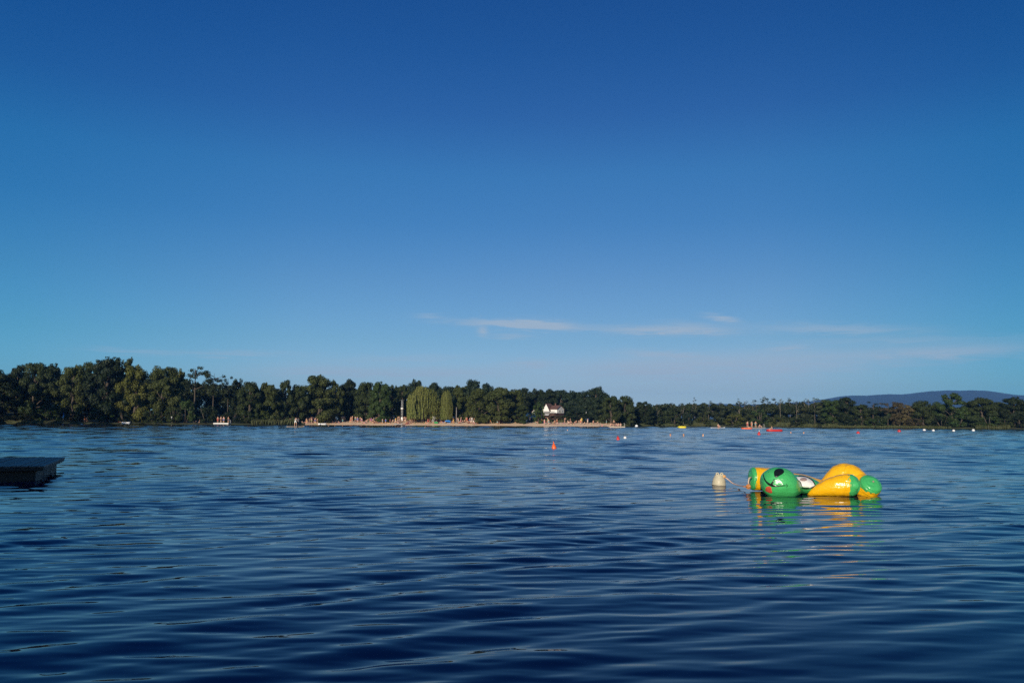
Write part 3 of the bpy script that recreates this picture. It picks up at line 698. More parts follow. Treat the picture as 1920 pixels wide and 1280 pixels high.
# the wood behind: one mass of foliage nobody could count, standing lower than the trees in front; it also runs on past the frame on the left
def make_woodland():
    r = np.random.default_rng(5)
    prof = [(-60, 715), (100, 705), (300, 712), (420, 724), (470, 735), (560, 735), (640, 730), (760, 730), (900, 734), (1000, 740), (1100, 742), (1140, 752), (1185, 762), (1222, 764), (1240, 759), (1320, 760), (1440, 759), (1540, 758), (1600, 765), (1700, 768), (1800, 766), (1960, 762)]
    C, N, S = [], [], []
    for px in np.arange(-60, 1965, 5.0):
        yt = np.interp(px, [a for a, b in prof], [b for a, b in prof])
        for k in range(9):
            off = r.uniform(34, 62) if px < 1180 else r.uniform(5, 34)
            if 985 < px < 1105: off += 34
            p0 = px + r.uniform(-4, 4); b = onshore(p0, off); tp = at(p0, yt, b.y).z
            zc = b.z + (tp - b.z) * (1 - r.random() ** 1.4) * r.uniform(.75, 1.04)
            rad = r.uniform(1.3, 2.4) * (1 if px < 1180 else .8)
            n = 130; d = r.normal(size=(n, 3)); d /= np.linalg.norm(d, axis=1, keepdims=True)
            C.append(np.array([b.x, b.y, zc]) + d * rad * (.5 + .5 * r.random(n))[:, None] * np.array([1, 1, .75])); N.append(d + r.normal(size=(n, 3)) * .5); S.append(r.uniform(.22, .5, n))
    v, f = quads_from(np.concatenate(C), np.concatenate(N), np.concatenate(S), r)
    o = link('woodland', np_mesh('woodland', v, f, foliage_mat('woodland_leaf', (.036, .050, .018))))
    return tag(o, 'dense dark wood closing the gaps behind the shore trees', None, None, 'stuff')
make_woodland()
def make_shade_wood():
    """unseen wood added left of and behind the camera to shade the raft and the left bank"""
    r = np.random.default_rng(15); C, N, S = [], [], []
    spots = []
    for px in np.concatenate([np.linspace(-2400, -420, 40), np.linspace(-400, -120, 16)]):
        for off in (5, 15): b = onshore(px, off); spots.append((b.x, b.y, r.uniform(11, 17) if px < -410 else r.uniform(12, 17), 4.0))
    spots += [(-17.5, -7, 11, 4.2), (-20, -14, 14, 5), (-24, -8, 13, 5), (-22, -2.5, 9, 3.6), (-27, -22, 17, 6), (-34, -12, 15, 6), (-18.5, -11, 13, 4.6), (-16, -4, 9, 3.2)]  # unseen crowns placed to keep direct sun off the raft
    for x, y_, h, w in spots:
        for k in range(34):
            z = h * (.08 + .9 * r.random()); rr = w * math.sin(math.pi * min(1, .2 + .78 * z / h)) ** .6 * r.random() ** .5; a = r.uniform(0, 6.28)
            n = 60; d = r.normal(size=(n, 3)); d /= np.linalg.norm(d, axis=1, keepdims=True)
            C.append(np.array([x + rr * math.cos(a), y_ + rr * math.sin(a), z + .5]) + d * 1.5 * (.4 + .6 * r.random(n))[:, None]); N.append(d + r.normal(size=(n, 3)) * .5); S.append(r.uniform(.25, .6, n))
    v, f = quads_from(np.concatenate(C), np.concatenate(N), np.concatenate(S), r)
    o = link('added_shade_wood', np_mesh('added_shade_wood', v, f, bpy.data.materials['woodland_leaf']))
    return tag(o, 'unseen dense wood added on the near left bank to shade the raft', None, None, 'stuff')
make_shade_wood()
# reeds and bank grass: uncountable
def make_reeds():
    r = np.random.default_rng(9); C, N, S = [], [], []
    for a, b, dens, h, o0, o1 in ((475, 560, 10, 1.5, -.5, 3), (1150, 1330, 9, .7, 0, 4), (1300, 1345, 10, 1.5, 0, 2), (1440, 1480, 12, 1.8, -.3, 2), (1480, 1570, 9, 1.2, 0, 2), (1570, 1780, 6, .7, 0, 2), (1826, 1890, 10, 1.3, 0, 2), (990, 1130, 12, 1.0, 17, 24)):
        n = int((b - a) * dens)
        px = r.uniform(a, b, n); of = r.uniform(o0, o1, n)
        for p, o_ in zip(px, of):
            g = onshore(p, o_); hh = h * r.uniform(.5, 1.1); C.append((g.x, g.y, max(g.z, 0) + hh / 2)); S.append(hh / 2 / 1.7 * 1.0); N.append((r.normal(0, .3), -1, r.normal(0, .15)))
    C, N, S = np.array(C), np.array(N), np.array(S)
    nrm = N / np.linalg.norm(N, axis=1, keepdims=True); a = np.tile(np.array([0, 0, 1.0]), (len(C), 1)) + r.normal(size=C.shape) * .1
    t = a - nrm * np.sum(a * nrm, 1, keepdims=True); bt = np.cross(nrm, t); s = S[:, None]
    v = np.stack([C - t * s * 1.7, C + bt * .12, C + t * s * 1.7, C - bt * .12], 1).reshape(-1, 3)
    o = link('reeds', np_mesh('reeds', v, np.arange(len(C) * 4).reshape(-1, 4), foliage_mat('reed_leaf', (.07, .082, .028))))
    return tag(o, 'green and tawny reeds and grass along the bank', None, None, 'stuff')
make_reeds()

# ------------------------------------------------------------------ people: one body mesh per pose
pm_skin, nt_, b_ = mat_nodes('skin')
_oi = nt_.nodes.new('ShaderNodeObjectInfo'); _rr = nt_.nodes.new('ShaderNodeValToRGB')
set_ramp(_rr, [(0, (.42, .22, .14)), (.35, (.55, .31, .21)), (.75, (.62, .38, .27)), (1, (.33, .16, .09))])
nt_.links.new(_oi.outputs['Random'], _rr.inputs[0]); nt_.links.new(_rr.outputs[0], b_.inputs['Base Color']); b_.inputs['Roughness'].default_value = .55
pm_hair, nt_, b_ = mat_nodes('hair')
_oi = nt_.nodes.new('ShaderNodeObjectInfo'); _rr = nt_.nodes.new('ShaderNodeValToRGB')
set_ramp(_rr, [(0, (.02, .013, .01)), (.5, (.06, .035, .02)), (.8, (.22, .14, .06)), (1, (.12, .11, .1))])
nt_.links.new(_oi.outputs['Random'], _rr.inputs[0]); nt_.links.new(_rr.outputs[0], b_.inputs['Base Color']); b_.inputs['Roughness'].default_value = .6
pm_cloth = objcol('swimwear')
POSE = {}
def body(name, J, E, shirt=False):
    """J: joint -> (x, y, z, radius, tag); skin grown over the joint tree"""
    names = list(J); me = bpy.data.meshes.new(name)
    me.from_pydata([J[n][:3] for n in names], [(names.index(a), names.index(b)) for a, b in E], [])
    ob = bpy.data.objects.new(name + '_rig', me); col.objects.link(ob)
    ob.modifiers.new('skin', 'SKIN'); ob.modifiers.new('sub', 'SUBSURF').levels = 1
    for i, n in enumerate(names):
        sv = me.skin_vertices[0].data[i]; sv.radius = (J[n][3], J[n][3] * (.72 if J[n][4] in 'tc' else 1)); sv.use_root = (n == 'pelvis')
    dg = bpy.context.evaluated_depsgraph_get()
    out = bpy.data.meshes.new_from_object(ob.evaluated_get(dg)); out.name = name
    bpy.data.objects.remove(ob)
    out.materials.clear()
    for mm in (pm_skin, pm_cloth, pm_hair): out.materials.append(mm)
    P = np.array([J[n][:3] for n in names]); T = [J[n][4] for n in names]
    for p in out.polygons:
        c = np.array(p.center); i = int(np.argmin(((P - c) ** 2).sum(1))); t = T[i]
        p.use_smooth = True
        head = P[names.index('head')]
        if t == 'h': p.material_index = 2 if (c[2] > head[2] + .03 or c[1] > head[1] + .035) else 0
        elif t == 'c' or (shirt and t == 't'): p.material_index = 1
        else: p.material_index = 0
    POSE[name] = out
def skeleton(pelvis, chest, neck, head, top, sh, el, ha, hip, kn, an, toe):
    J = dict(pelvis=(*pelvis, .15, 'c'), waist=tuple([(a + b) / 2 for a, b in zip(pelvis, chest)]) + (.125, 't'), chest=(*chest, .155, 't'), neck=(*neck, .06, 's'), head=(*head, .098, 'h'), top=(*top, .075, 'h'))
    E = [('pelvis', 'waist'), ('waist', 'chest'), ('chest', 'neck'), ('neck', 'head'), ('head', 'top')]
    for s, i in (('L', 0), ('R', 1)):
        J['sh' + s] = (*sh[i], .062, 't'); J['el' + s] = (*el[i], .045, 's'); J['ha' + s] = (*ha[i], .036, 's')
        J['hip' + s] = (*hip[i], .105, 'c'); J['kn' + s] = (*kn[i], .07, 's'); J['an' + s] = (*an[i], .045, 's'); J['toe' + s] = (*toe[i], .038, 's')
        E += [('chest', 'sh' + s), ('sh' + s, 'el' + s), ('el' + s, 'ha' + s), ('pelvis', 'hip' + s), ('hip' + s, 'kn' + s), ('kn' + s, 'an' + s), ('an' + s, 'toe' + s)]
    return J, E
body('standing_body', *skeleton((0, 0, .95), (0, 0, 1.30), (0, 0, 1.48), (0, -.02, 1.60), (0, 0, 1.70), [(-.19, 0, 1.40), (.19, 0, 1.40)], [(-.25, .02, 1.12), (.25, .02, 1.12)], [(-.24, -.06, .86), (.24, -.06, .86)],
     [(-.10, 0, .88), (.10, 0, .88)], [(-.11, -.01, .50), (.11, -.01, .50)], [(-.11, .03, .07), (.11, .03, .07)], [(-.12, -.13, .04), (.12, -.13, .04)]))
body('dressed_body', *skeleton((0, 0, .95), (0, 0, 1.30), (0, 0, 1.48), (0, -.02, 1.60), (0, 0, 1.70), [(-.19, 0, 1.40), (.19, 0, 1.40)], [(-.27, .02, 1.14), (.27, -.08, 1.14)], [(-.24, -.06, .88), (.16, -.22, 1.06)],
     [(-.10, 0, .88), (.10, 0, .88)], [(-.11, -.01, .50), (.11, -.01, .50)], [(-.11, .03, .07), (.11, .03, .07)], [(-.12, -.13, .04), (.12, -.13, .04)]), shirt=True)
body('walking_body', *skeleton((0, 0, .93), (.03, -.02, 1.28), (.04, -.03, 1.46), (.05, -.05, 1.58), (.05, -.03, 1.68), [(.02, -.19, 1.38), (.04, .19, 1.38)], [(-.10, -.24, 1.12), (.14, .24, 1.12)], [(-.16, -.24, .88), (.30, .24, .95)],
     [(.0, -.10, .87), (0, .10, .87)], [(.20, -.10, .52), (-.06, .10, .50)], [(.26, -.10, .08), (-.32, .10, .16)], [(.42, -.10, .05), (-.22, .10, .05)]))
body('sitting_body', *skeleton((0, .15, .14), (0, .22, .48), (0, .20, .66), (0, .16, .78), (0, .18, .88), [(-.19, .21, .58), (.19, .21, .58)], [(-.27, .02, .42), (.27, .02, .42)], [(-.16, -.22, .42), (.16, -.22, .42)],
     [(-.10, .06, .14), (.10, .06, .14)], [(-.14, -.30, .42), (.14, -.30, .42)], [(-.12, -.52, .07), (.12, -.52, .07)], [(-.12, -.66, .05), (.12, -.66, .05)]))
body('lying_body', *skeleton((0, 0, .15), (.36, 0, .17), (.54, 0, .22), (.66, 0, .26), (.76, .0, .28), [(.46, -.19, .16), (.46, .19, .16)], [(.26, -.30, .10), (.60, .34, .12)], [(.04, -.28, .07), (.74, .16, .18)],
     [(-.07, -.10, .14), (-.07, .10, .14)], [(-.42, -.12, .28), (-.46, .12, .12)], [(-.76, -.12, .07), (-.88, .12, .07)], [(-.86, -.12, .12), (-.90, .12, .17)]))
body('paddling_body', *skeleton((0, .06, .92), (0, -.05, 1.24), (0, -.10, 1.40), (0, -.15, 1.52), (0, -.14, 1.62), [(-.19, -.06, 1.33), (.19, -.06, 1.33)], [(-.16, -.30, 1.16), (.24, -.26, 1.08)], [(.02, -.42, 1.36), (.12, -.48, .92)],
     [(-.12, .04, .86), (.12, .04, .86)], [(-.17, -.06, .48), (.17, -.06, .48)], [(-.17, .03, .08), (.17, .03, .08)], [(-.18, -.12, .05), (.18, -.12, .05)]), shirt=True)
CLR = dict(red=(.5, .03, .03), blue=(.03, .12, .5), white=(.75, .74, .7), black=(.015, .015, .017), orange=(.7, .16, .02), pink=(.7, .2, .3), green=(.05, .28, .08), yellow=(.7, .5, .04), navy=(.02, .03, .12), turquoise=(.04, .4, .42), purple=(.2, .05, .3), grey=(.25, .25, .26))
CN = list(CLR)
ZONES = [(-50, 'on the shaded bank below the frame-edge trees'), (140, 'on the shaded bank by the tallest dark tree'), (300, 'near the small white raft'), (500, 'among the reeds where the beach begins'), (576, 'just before the white rowing boat'), (612, 'beyond the bow of the white rowing boat'), (645, 'on the sand below the dark notched tree'), (688, 'around the short grey pole'),
         (728, 'on the sand before the lattice mast'), (757, 'between the lattice mast and the big willow'), (788, 'under the curtains of the big willow'), (819, 'between the lifeguard tower and the small willow'), (846, 'beside the tall thin pole'), (872, 'left of the white mast'), (893, 'right of the white mast'),
         (921, 'near the pale posts on the sand'), (948, 'by the beige kiosk'), (985, 'by the blue cabins'), (1016, 'below the brown-roofed house'), (1062, 'below the round shrub'), (1095, 'at the bare end of the beach')]
def zone(px):
    z = ZONES[0][1]
    for a, t in ZONES:
        if px >= a: z = t
    return z
_used = {}
PH = dict(standing='standing person in {} swimwear', dressed='standing person in {} clothes', walking='walking person in {} swimwear', sitting='sitting person in {} swimwear', lying='person in {} swimwear lying down', wading='person in {} swimwear wading', swimming='swimming person, only head and shoulders showing,')
def person(pose, loc, rz, colour, label, group, scale=1.0):
    me = POSE[{'wading': 'standing', 'swimming': 'standing'}.get(pose, pose) + '_body']
    o = link('person', me, None, loc); o.rotation_euler = (0, 0, rz); o.scale = (scale,) * 3
    o.color = (*CLR[colour], 1)
    return tag(o, label, 'person', group)
def beach_person(px, off, pose, colour=None, where=None):
    z = where or zone(px); k = _used.setdefault((z, pose), [])
    if colour is None or colour in k:
        order = CN[(int(px) * 5) % 12:] + CN[:(int(px) * 5) % 12]
        colour = next((c for c in order if c not in k), order[0])
    k.append(colour)
    p = onshore(px, off)
    if pose == 'wading': p.z = -.55
    elif 576 < px < 1155 and off > 0: p.z += .05
    rz = random.uniform(-1.3, 1.3)
    if pose == 'lying': rz = random.uniform(-.5, .5)
    person(pose, p, rz, colour, PH[pose].format(colour) + ' ' + z, 'bathers along the far shore', random.uniform(.9, 1.06))
random.seed(5)
S_, D_, W_, T_, L_, Wd = 'standing', 'dressed', 'walking', 'sitting', 'lying', 'wading'
for px, off, pose in [(106.5, 3, T_), (164, 4, D_), (169, 4, S_), (221, 4, S_), (228, 3, T_), (254, 6, D_), (371, 2.5, T_), (378, 2.5, T_), (547, 3, D_), (553, 6, S_), (562, 4, D_), (570, 2, T_), (577, 4, S_), (580, 6, S_), (583, 3, W_), (586, 7, S_), (589, 5, D_), (591, 3, T_), (594, -2.5, Wd), (596, 5, S_), (598, 2, S_), (600, 4, D_), (608, 7, T_), (611, 6, T_), (615, 6, D_), (622, 5, S_),
    (627, 3, T_), (632, 3, T_), (634, 7, S_), (638, 2.5, T_), (646, 8, S_), (649, 9, S_), (653, 12, S_), (660, 9, D_), (663, 9, S_), (667, 4, L_), (672, 9, S_), (675, 10, W_), (681, 7, T_), (685, 3, L_), (691, 8, T_), (697, 8, D_), (700, 8, S_), (703, 6, T_), (706, 10, D_), (710, 8, S_), (713, 4, L_), (716, 5, T_), (719, 3, L_), (722, 8, S_), (724, 11, D_), (726, 8, S_), (728, 5, T_), (731, 3, L_), (733, 8, D_), (736, 10, W_), (741, 9, D_), (744, 6, T_), (747, 4, T_), (750, 8, S_),
    (753, 8, T_), (760, 9, D_), (763, 9, S_), (766, 6, T_), (769, 4, L_), (772, 6, T_), (775, 9, S_), (778, 8, T_), (781, 4, L_), (785, 8, T_), (788, 9, D_), (793, 8, D_), (797, 9, S_), (802, 10, D_), (806, 9, S_), (809, 8, T_), (820, 9, S_), (823, 9, D_), (826, 10, S_), (829, 6, T_), (833, 5, L_), (846, 7, T_), (850, 5, T_), (862, 5, T_), (866, 7, S_), (869, 6, T_), (872, 7, T_), (875, 8, S_), (879, 5, T_), (883, 6, L_), (890, 4, L_), (895, 6, T_), (900, 6, L_), (915, 8, D_), (919, 7, T_), (922, 9, D_),
    (926, 6, T_), (930, 8, S_), (933, 9, D_), (933.5, 2, S_), (937, 3, S_), (941, 7, T_), (949, 8, S_), (954, 8, D_), (958, 8, S_), (968, 6, T_), (988, 7, L_), (1008, 5, T_), (1012, 8, D_), (1029, 3, S_), (1038, 6, L_), (1046, 3, T_), (1058, 5, L_), (1066, 7, T_), (1074, 3, L_), (1080, 8, T_), (1091, 8, D_), (1102, 5, S_), (1110, 4, L_), (1120, 5, T_), (1137, 3, D_), (1123, -1.5, Wd), (1129, -2, Wd), (1134, -1.5, Wd), (1177, 3, D_)]:
    beach_person(px, off, pose)
rp = random.Random(31)
for a, b_, n in ((577, 602, 14), (615, 690, 26), (690, 752, 40), (757, 812, 30), (844, 946, 34), (946, 1120, 20)):
    for k in range(n):
        px = rp.uniform(a, b_); off = rp.choice([2.5, 4, 5, 6, 7, 8, 9, 9.5]); beach_person(px, off, rp.choice([S_, S_, T_, T_, D_, W_, L_]))
# swimmers: heads and shoulders above the water
for px, py, lab in [(616, 799, 'swimmer off the white rowing boat'), (628, 798.5, 'swimmer close in, nearest the great domed tree'), (642, 799.5, 'swimmer below the dark notched tree'), (771, 802, 'dark-haired swimmer in front of the lattice mast'), (797, 802.5, 'swimmer in front of the big willow'), (1064, 807.5, 'lone far swimmer before the bare end of the beach'),
                    (1257, 817, 'swimmer with a pale face right of the white float'), (1282, 817, 'middle swimmer of the three on the smooth dark strip'), (1318, 817.5, 'last of the three swimmers on the smooth dark strip'), (1483, 812, 'swimmer behind the red dinghy'), (1507, 812.5, 'swimmer raising an arm beyond the red dinghy')]:
    p = onz(px, py); p.z = -1.46; person('swimming', p, random.uniform(-1, 1), 'navy', lab, 'swimmers out on the lake')

# ------------------------------------------------------------------ boards, boats and bathing rafts out on the lake
def hull(name, L, Wd_, H, mat, parent=None, loc=None, inner=True, blunt=.35):
    m_ = MB(); n = 14; vs = []; fs = []
    for i in range(n + 1):
        t = i / n; x = (t - .5) * L; w = Wd_ / 2 * max(.03, (1 - abs(2 * t - 1) ** (2.6 if t < .5 else 3.2)) ** .6); sh_ = H * (.12 * (2 * t - 1) ** 2)
        vs += [(x, -w, H + sh_), (x, -w * .75, .02), (x, 0, -.06), (x, w * .75, .02), (x, w, H + sh_)]
        if inner: vs += [(x, w * .86, H + sh_ - .01), (x, w * .6, .1), (x, -w * .6, .1), (x, -w * .86, H + sh_ - .01)]
    k = 9 if inner else 5
    for i in range(n):
        for j in range(k):
            j2 = (j + 1) % k; fs.append([i * k + j, i * k + j2, (i + 1) * k + j2, (i + 1) * k + j])
    fs.append(list(range(k))[::-1]); fs.append([n * k + j for j in range(k)])
    m_.add(vs, fs, 0, True); return m_.build(name, mat, parent, loc)
# stand-up paddler
p = onz(554, 800.5); b = empty('paddle_board', p, .05, 'long pale paddle board carrying the standing paddler in white', 'paddle board')
m_ = MB(); n = 18; vs = []; fs = []
for i in range(n + 1):
    t = i / n; x = (t - .5) * 3.4; w = .38 * max(.04, (1 - abs(2 * t - 1) ** 2.6)) ** .6; rk = .10 * max(0, t - .8) / .2
    vs += [(x, -w, .12 + rk), (x, -w * .7, .02 + rk), (x, w * .7, .02 + rk), (x, w, .12 + rk), (x, w * .8, .15 + rk), (x, -w * .8, .15 + rk)]
for i in range(n):
    for j in range(6): j2 = (j + 1) % 6; fs.append([i * 6 + j, i * 6 + j2, (i + 1) * 6 + j2, (i + 1) * 6 + j])
fs += [list(range(6))[::-1], [n * 6 + j for j in range(6)]]
m_.add(vs, fs); m_.build('hull', M['beige'], b); MB().box(-.1, 0, .157, 1.3, .46, .01, bev=.004).build('deck_pad', M['grey'], b)
person('paddling', (p.x, p.y, .15), R(35), 'white', 'standing paddler in a white shirt on the long board', None, 1.06)
pd = empty('paddle', (p.x, p.y, 0), 0, 'thin paddle held by the standing paddler in white', 'paddle')
MB().tube([(.16, -.42, 1.62), (.34, -.56, .18)], .016, 6).build('shaft', M['darkgrey'], pd); MB().box(.355, -.57, .08, .17, .03, .42, bev=.01).build('blade', M['darkgrey'], pd)
# kneeling figure on a white board by the sparse wood
p = onz(1346, 802.5); b = empty('paddle_board', p, 0, 'white board with one sitting paddler off the sparse wood', 'paddle board')
b2 = MB(); b2.add(vs, fs); b2.build('hull', M['white'], b); MB().box(-.1, 0, .157, 1.3, .46, .01, bev=.004).build('deck_pad', M['grey'], b)
b.scale = (1.1, 1, 1.2)
person('sitting', (p.x + .2, p.y, .17), R(20), 'orange', 'sitting paddler in orange on the white board', None, 1.1)
# red dinghy
p = onz(1452, 808.5); d = empty('inflatable_dinghy', p, R(4), 'red inflatable dinghy with a dark-haired person aboard', 'dinghy')
def ring_tube(L, Wd_, r, mat, name, parent):
    pts = []; n = 40
    for i in range(n + 1):
        a = 2 * math.pi * i / n; c, s = math.cos(a), math.sin(a)
        pts.append((L / 2 * math.copysign(abs(c) ** .6, c), Wd_ / 2 * math.copysign(abs(s) ** .8, s), r * .8 + .10 * max(0, abs(c) - .8)))
    MB().tube(pts, r, 10, caps=False).build(name, mat, parent)
ring_tube(2.25, .95, .19, M['red'], 'tube', d); MB().box(0, 0, .08, 1.9, .8, .05, bev=.02).build('floor_sheet', M['darkgrey'], d); MB().box(.3, 0, .24, .22, .8, .05, bev=.015).build('seat', M['red'], d)
person('sitting', (p.x - .55, p.y, .1), R(-80), 'black', 'dark-haired person sitting in the red dinghy', None, .85)
# yellow and lime floats off the sparse wood
p = onz(1279, 802.5); f_ = empty('inflatable_ring', p, 0, 'bright yellow inflatable ring floating off the sparse wood', 'inflatable ring')
ring_tube(1.5, 1.2, .30, M['yellow'], 'ring', f_); MB().box(0, 0, .2, 1.1, .8, .04, bev=.01).build('floor_sheet', M['yellow'], f_)
p = onz(1275, 801); f_ = empty('air_mattress', p, .2, 'pale lime air mattress behind the yellow ring', 'air mattress')
a_ = MB()
for k in range(5): a_.tube([(-.8, (k - 2) * .17, .1), (.8, (k - 2) * .17, .1)], .10, 8)
a_.build('cushion', M['lime'], f_); MB().tube([(.72, -.42, .19), (.72, .42, .19)], .13, 8).build('pillow', M['lime'], f_)
# bathing rafts
def raft(px, py, w, dpt, h, mat, label, name='bathing_raft', ladder=True):
    p = onz(px, py); r_ = empty(name, p, 0, label, 'raft')
    dk = MB(); n = max(3, int(dpt / .3))
    for i in range(n): dk.box(0, (i + .5) * dpt / n - dpt / 2, h - .03, w, dpt / n - .03, .06, bev=.008)
    dk.build('deck', mat, r_)
    MB().box(0, -dpt / 2 + .1, h - .16, w - .05, .1, .2, bev=.01).box(0, dpt / 2 - .1, h - .16, w - .05, .1, .2, bev=.01).build('frame', mat, r_)
    for k in (-1, 1): MB().tube([(k * (w / 2 - .3), -dpt / 2 + .1, .02), (k * (w / 2 - .3), dpt / 2 - .1, .02)], .2, 10).build('float', M['darkgrey'], r_)
    if ladder: MB().tube([(w / 2 + .04, -.2, -.3), (w / 2 + .04, -.2, h + .8), (w / 2 - .3, -.2, h + .8)], .025, 6).tube([(w / 2 + .04, .2, -.3), (w / 2 + .04, .2, h + .8), (w / 2 - .3, .2, h + .8)], .025, 6).build('ladder', M['grey'], r_)
    return p, h
p, h = raft(417, 796.6, 4.0, 2.4, .55, M['white'], 'small white bathing raft with four people against the dark bank')
for i, (dx, c, pose) in enumerate([(-1.2, 'red', 'standing'), (-.6, 'black', 'standing'), (.35, 'blue', 'standing'), (1.35, 'navy', 'standing')]):
    person(pose, (p.x + dx, p.y + (.4 if i % 2 else -.2), h), random.uniform(-1, 1), c, ['person in red at the left end of the small white raft', 'person in black second on the small white raft', 'person in blue at the middle of the small white raft', 'person in navy by the ladder of the small white raft'][i], 'people on the small white raft')
p, h = raft(1156, 801.6, 4.0, 2.6, .35, M['beige'], 'low beige bathing raft crowded with sitting people at the beach end')
for i in range(7):
    c = ['red', 'orange', 'black', 'blue', 'pink', 'green', 'white'][i]
    person('sitting' if i not in (2,) else 'standing', (p.x - 1.55 + i * .42, p.y + (.5 if i % 2 else -.4), h), random.uniform(-.8, .8), c, ('standing' if i == 2 else 'sitting') + ' person in %s on the low beige raft' % c, 'people on the low beige raft', .95)
p, h = raft(1412, 803.0, 5.6, 3.0, .30, M['greywood'], 'crowded grey bathing raft off the sparse wood')
for i in range(8):
    c = ['red', 'navy', 'orange', 'white', 'turquoise', 'black', 'pink', 'yellow'][i]
    person('standing' if i < 6 else 'sitting', (p.x - 1.6 + i * .52, p.y + (.7 if i % 2 else -.5), h), random.uniform(-1, 1), c, ('standing' if i < 6 else 'sitting') + ' person in %s on the crowded grey raft' % c, 'people on the crowded grey raft', .88)
p = onz(1400, 804.2); d = empty('inflatable_dinghy', p, R(-6), 'small orange dinghy alongside the crowded grey raft', 'dinghy')
ring_tube(2.1, .9, .17, M['orange'], 'tube', d); MB().box(0, 0, .08, 1.8, .7, .05, bev=.02).build('floor_sheet', M['darkgrey'], d)
person('sitting', (p.x + .5, p.y, .1), R(70), 'white', 'person in white sitting in the small orange dinghy', None, .9)
# white rowing boat on the sand edge
p = onshore(607, -1.0); p.z = 0; b = empty('rowing_boat', p, R(8), 'white rowing boat drawn up at the water edge', 'rowing boat')
hull('hull', 2.6, 1.1, .5, M['white'], b); MB().box(.2, 0, .34, .25, .9, .04, bev=.01).build('thwart', M['brownwood'], b); MB().box(-.7, 0, .34, .25, .85, .04, bev=.01).build('thwart', M['brownwood'], b)
p = onshore(241, .5); p.z = .0; b = empty('rowing_boat', p, R(10), 'small white boat in the dark gap below the tallest tree', 'rowing boat')
hull('hull', 2.2, 1.0, .6, M['white'], b); MB().box(.1, 0, .4, .25, .8, .04, bev=.01).build('thwart', M['brownwood'], b)
# swimming-area buoys
def cone_buoy(px, py, mat, label, group, k=1.0, topmat=None):
    p = onz(px, py); b = empty('marker_buoy', p, 0, label, 'buoy', group); b.scale = (k, k, k)
    b.rotation_euler = (random.uniform(-.08, .08), random.uniform(-.10, .10), 0)
    MB().lathe([(.02, -.16), (.085, -.13), (.115, -.06), (.118, 0), (.105, .07), (.075, .14), (.045, .20), (.03, .24), (.028, .235)], 20).build('float_body', mat, b)
    MB().lathe([(.026, .23), (.022, .28), (.016, .32), (.004, .33)], 12).build('top_spindle', topmat or mat, b)
    return b
cone_buoy(1039, 840.5, M['orange'], 'orange cone buoy nearest the camera, left of the inflatable toy', 'marker buoys of the swimming area', 1.0)
cone_buoy(1159, 824, M['red'], 'red buoy with a dark tip beside the small white float', 'marker buoys of the swimming area', 1.1, M['darkgrey'])
cone_buoy(1423, 815.5, M['red'], 'red buoy with a white tip below the crowded grey raft', 'marker buoys of the swimming area', 1.6, M['white'])
def ball(px, py, r, mat, label, name='float_ball', cat='float', group='small floats on the lake'):
    p = onz(px, py); b = empty(name, p, 0, label, cat, group)
    MB().lathe([(.02, -r * .6)] + [(r * math.cos(a), r * .35 + r * math.sin(a) * 1.0) for a in np.linspace(-.9, 1.45, 9)] + [(.01, r * 1.36)], 16).build('float_body', mat, b)
    e = MB(); e.tube([(-.25 * r, 0, r * 1.3), (-.2 * r, 0, r * 1.65), (.2 * r, 0, r * 1.65), (.25 * r, 0, r * 1.3)], r * .08, 6); e.build('eyelet', M['darkgrey'], b)
ball(1172, 821.5, .12, M['white'], 'small white float right of the red dark-tipped buoy')
ball(1193.5, 799.8, .5, M['white'], 'white float just off the grassy end of the beach')
ball(1609, 812.5, .22, M['red'], 'red float under the broad-headed pine')
ball(1686, 809.5, .28, M['red'], 'red float below the brown-tinged slim tree')
ball(1733, 807.6, .30, M['white'], 'white float below the round tree left of the birch')
ball(1750, 808, .26, M['white'], 'white float nearest the tall birch on its left')
ball(1788, 808.3, .26, M['white'], 'white float at the foot of the tall birch')
ball(1825, 807.6, .30, M['white'], 'white float by the big far-bank shrub')
ball(153, 796.6, .22, M['white'], 'white float against the dark left bank')

# ------------------------------------------------------------------ things standing on the far shore
def pole(px, ytop, off, r, mat, label, cross=None):
    b = onshore(px, off); t = at(px, ytop, b.y); p = empty('pole', b, 0, label, 'pole', 'poles along the beach')
    h = t.z - b.z
    MB().tube([(0, 0, -.1), (0, 0, h * .6), (0, 0, h)], [r, r * .9, r * .7], 8).build('shaft', mat, p)
    MB().lathe([(r * 1.2, h - .02), (r * 1.3, h + .06), (r * .3, h + .14)], 8).build('cap', mat, p)
    MB().box(0, 0, .1, r * 5, r * 5, .3, bev=.02).build('foot_block', M['greywood'], p)
    if cross: MB().tube([(-cross, 0, h - .1), (cross, 0, h - .1)], r * .5, 6).build('crossbar', mat, p)
pole(549.5, 767, 5, .07, M['grey'], 'thin grey pole with a crossbar among the reeds', .6)
pole(624.5, 780, 6, .10, M['greywood'], 'short wooden post beside the domed tree')
pole(642.5, 778, 6, .10, M['greywood'], 'wooden post right of the white rowing boat')
pole(718, 766, 9, .15, M['grey'], 'short grey pole left of the lattice mast')
pole(857, 764, 5, .17, M['greywood'], 'tall thin pole right of the small willow')
pole(786, 770, 9, .08, M['grey'], 'slim pole in front of the big willow')
pole(1016, 769, 8, .12, M['grey'], 'grey pole in front of the leafy tree by the house')
pole(904.5, 779, 7, .13, M['beige'], 'short pale post beside the white mast')
pole(935, 780, 7, .16, M['beige'], 'thick pale post among the standing bathers')
pole(1601, 795, 3, .22, M['palebark'], 'pale standing stump on the far bank')
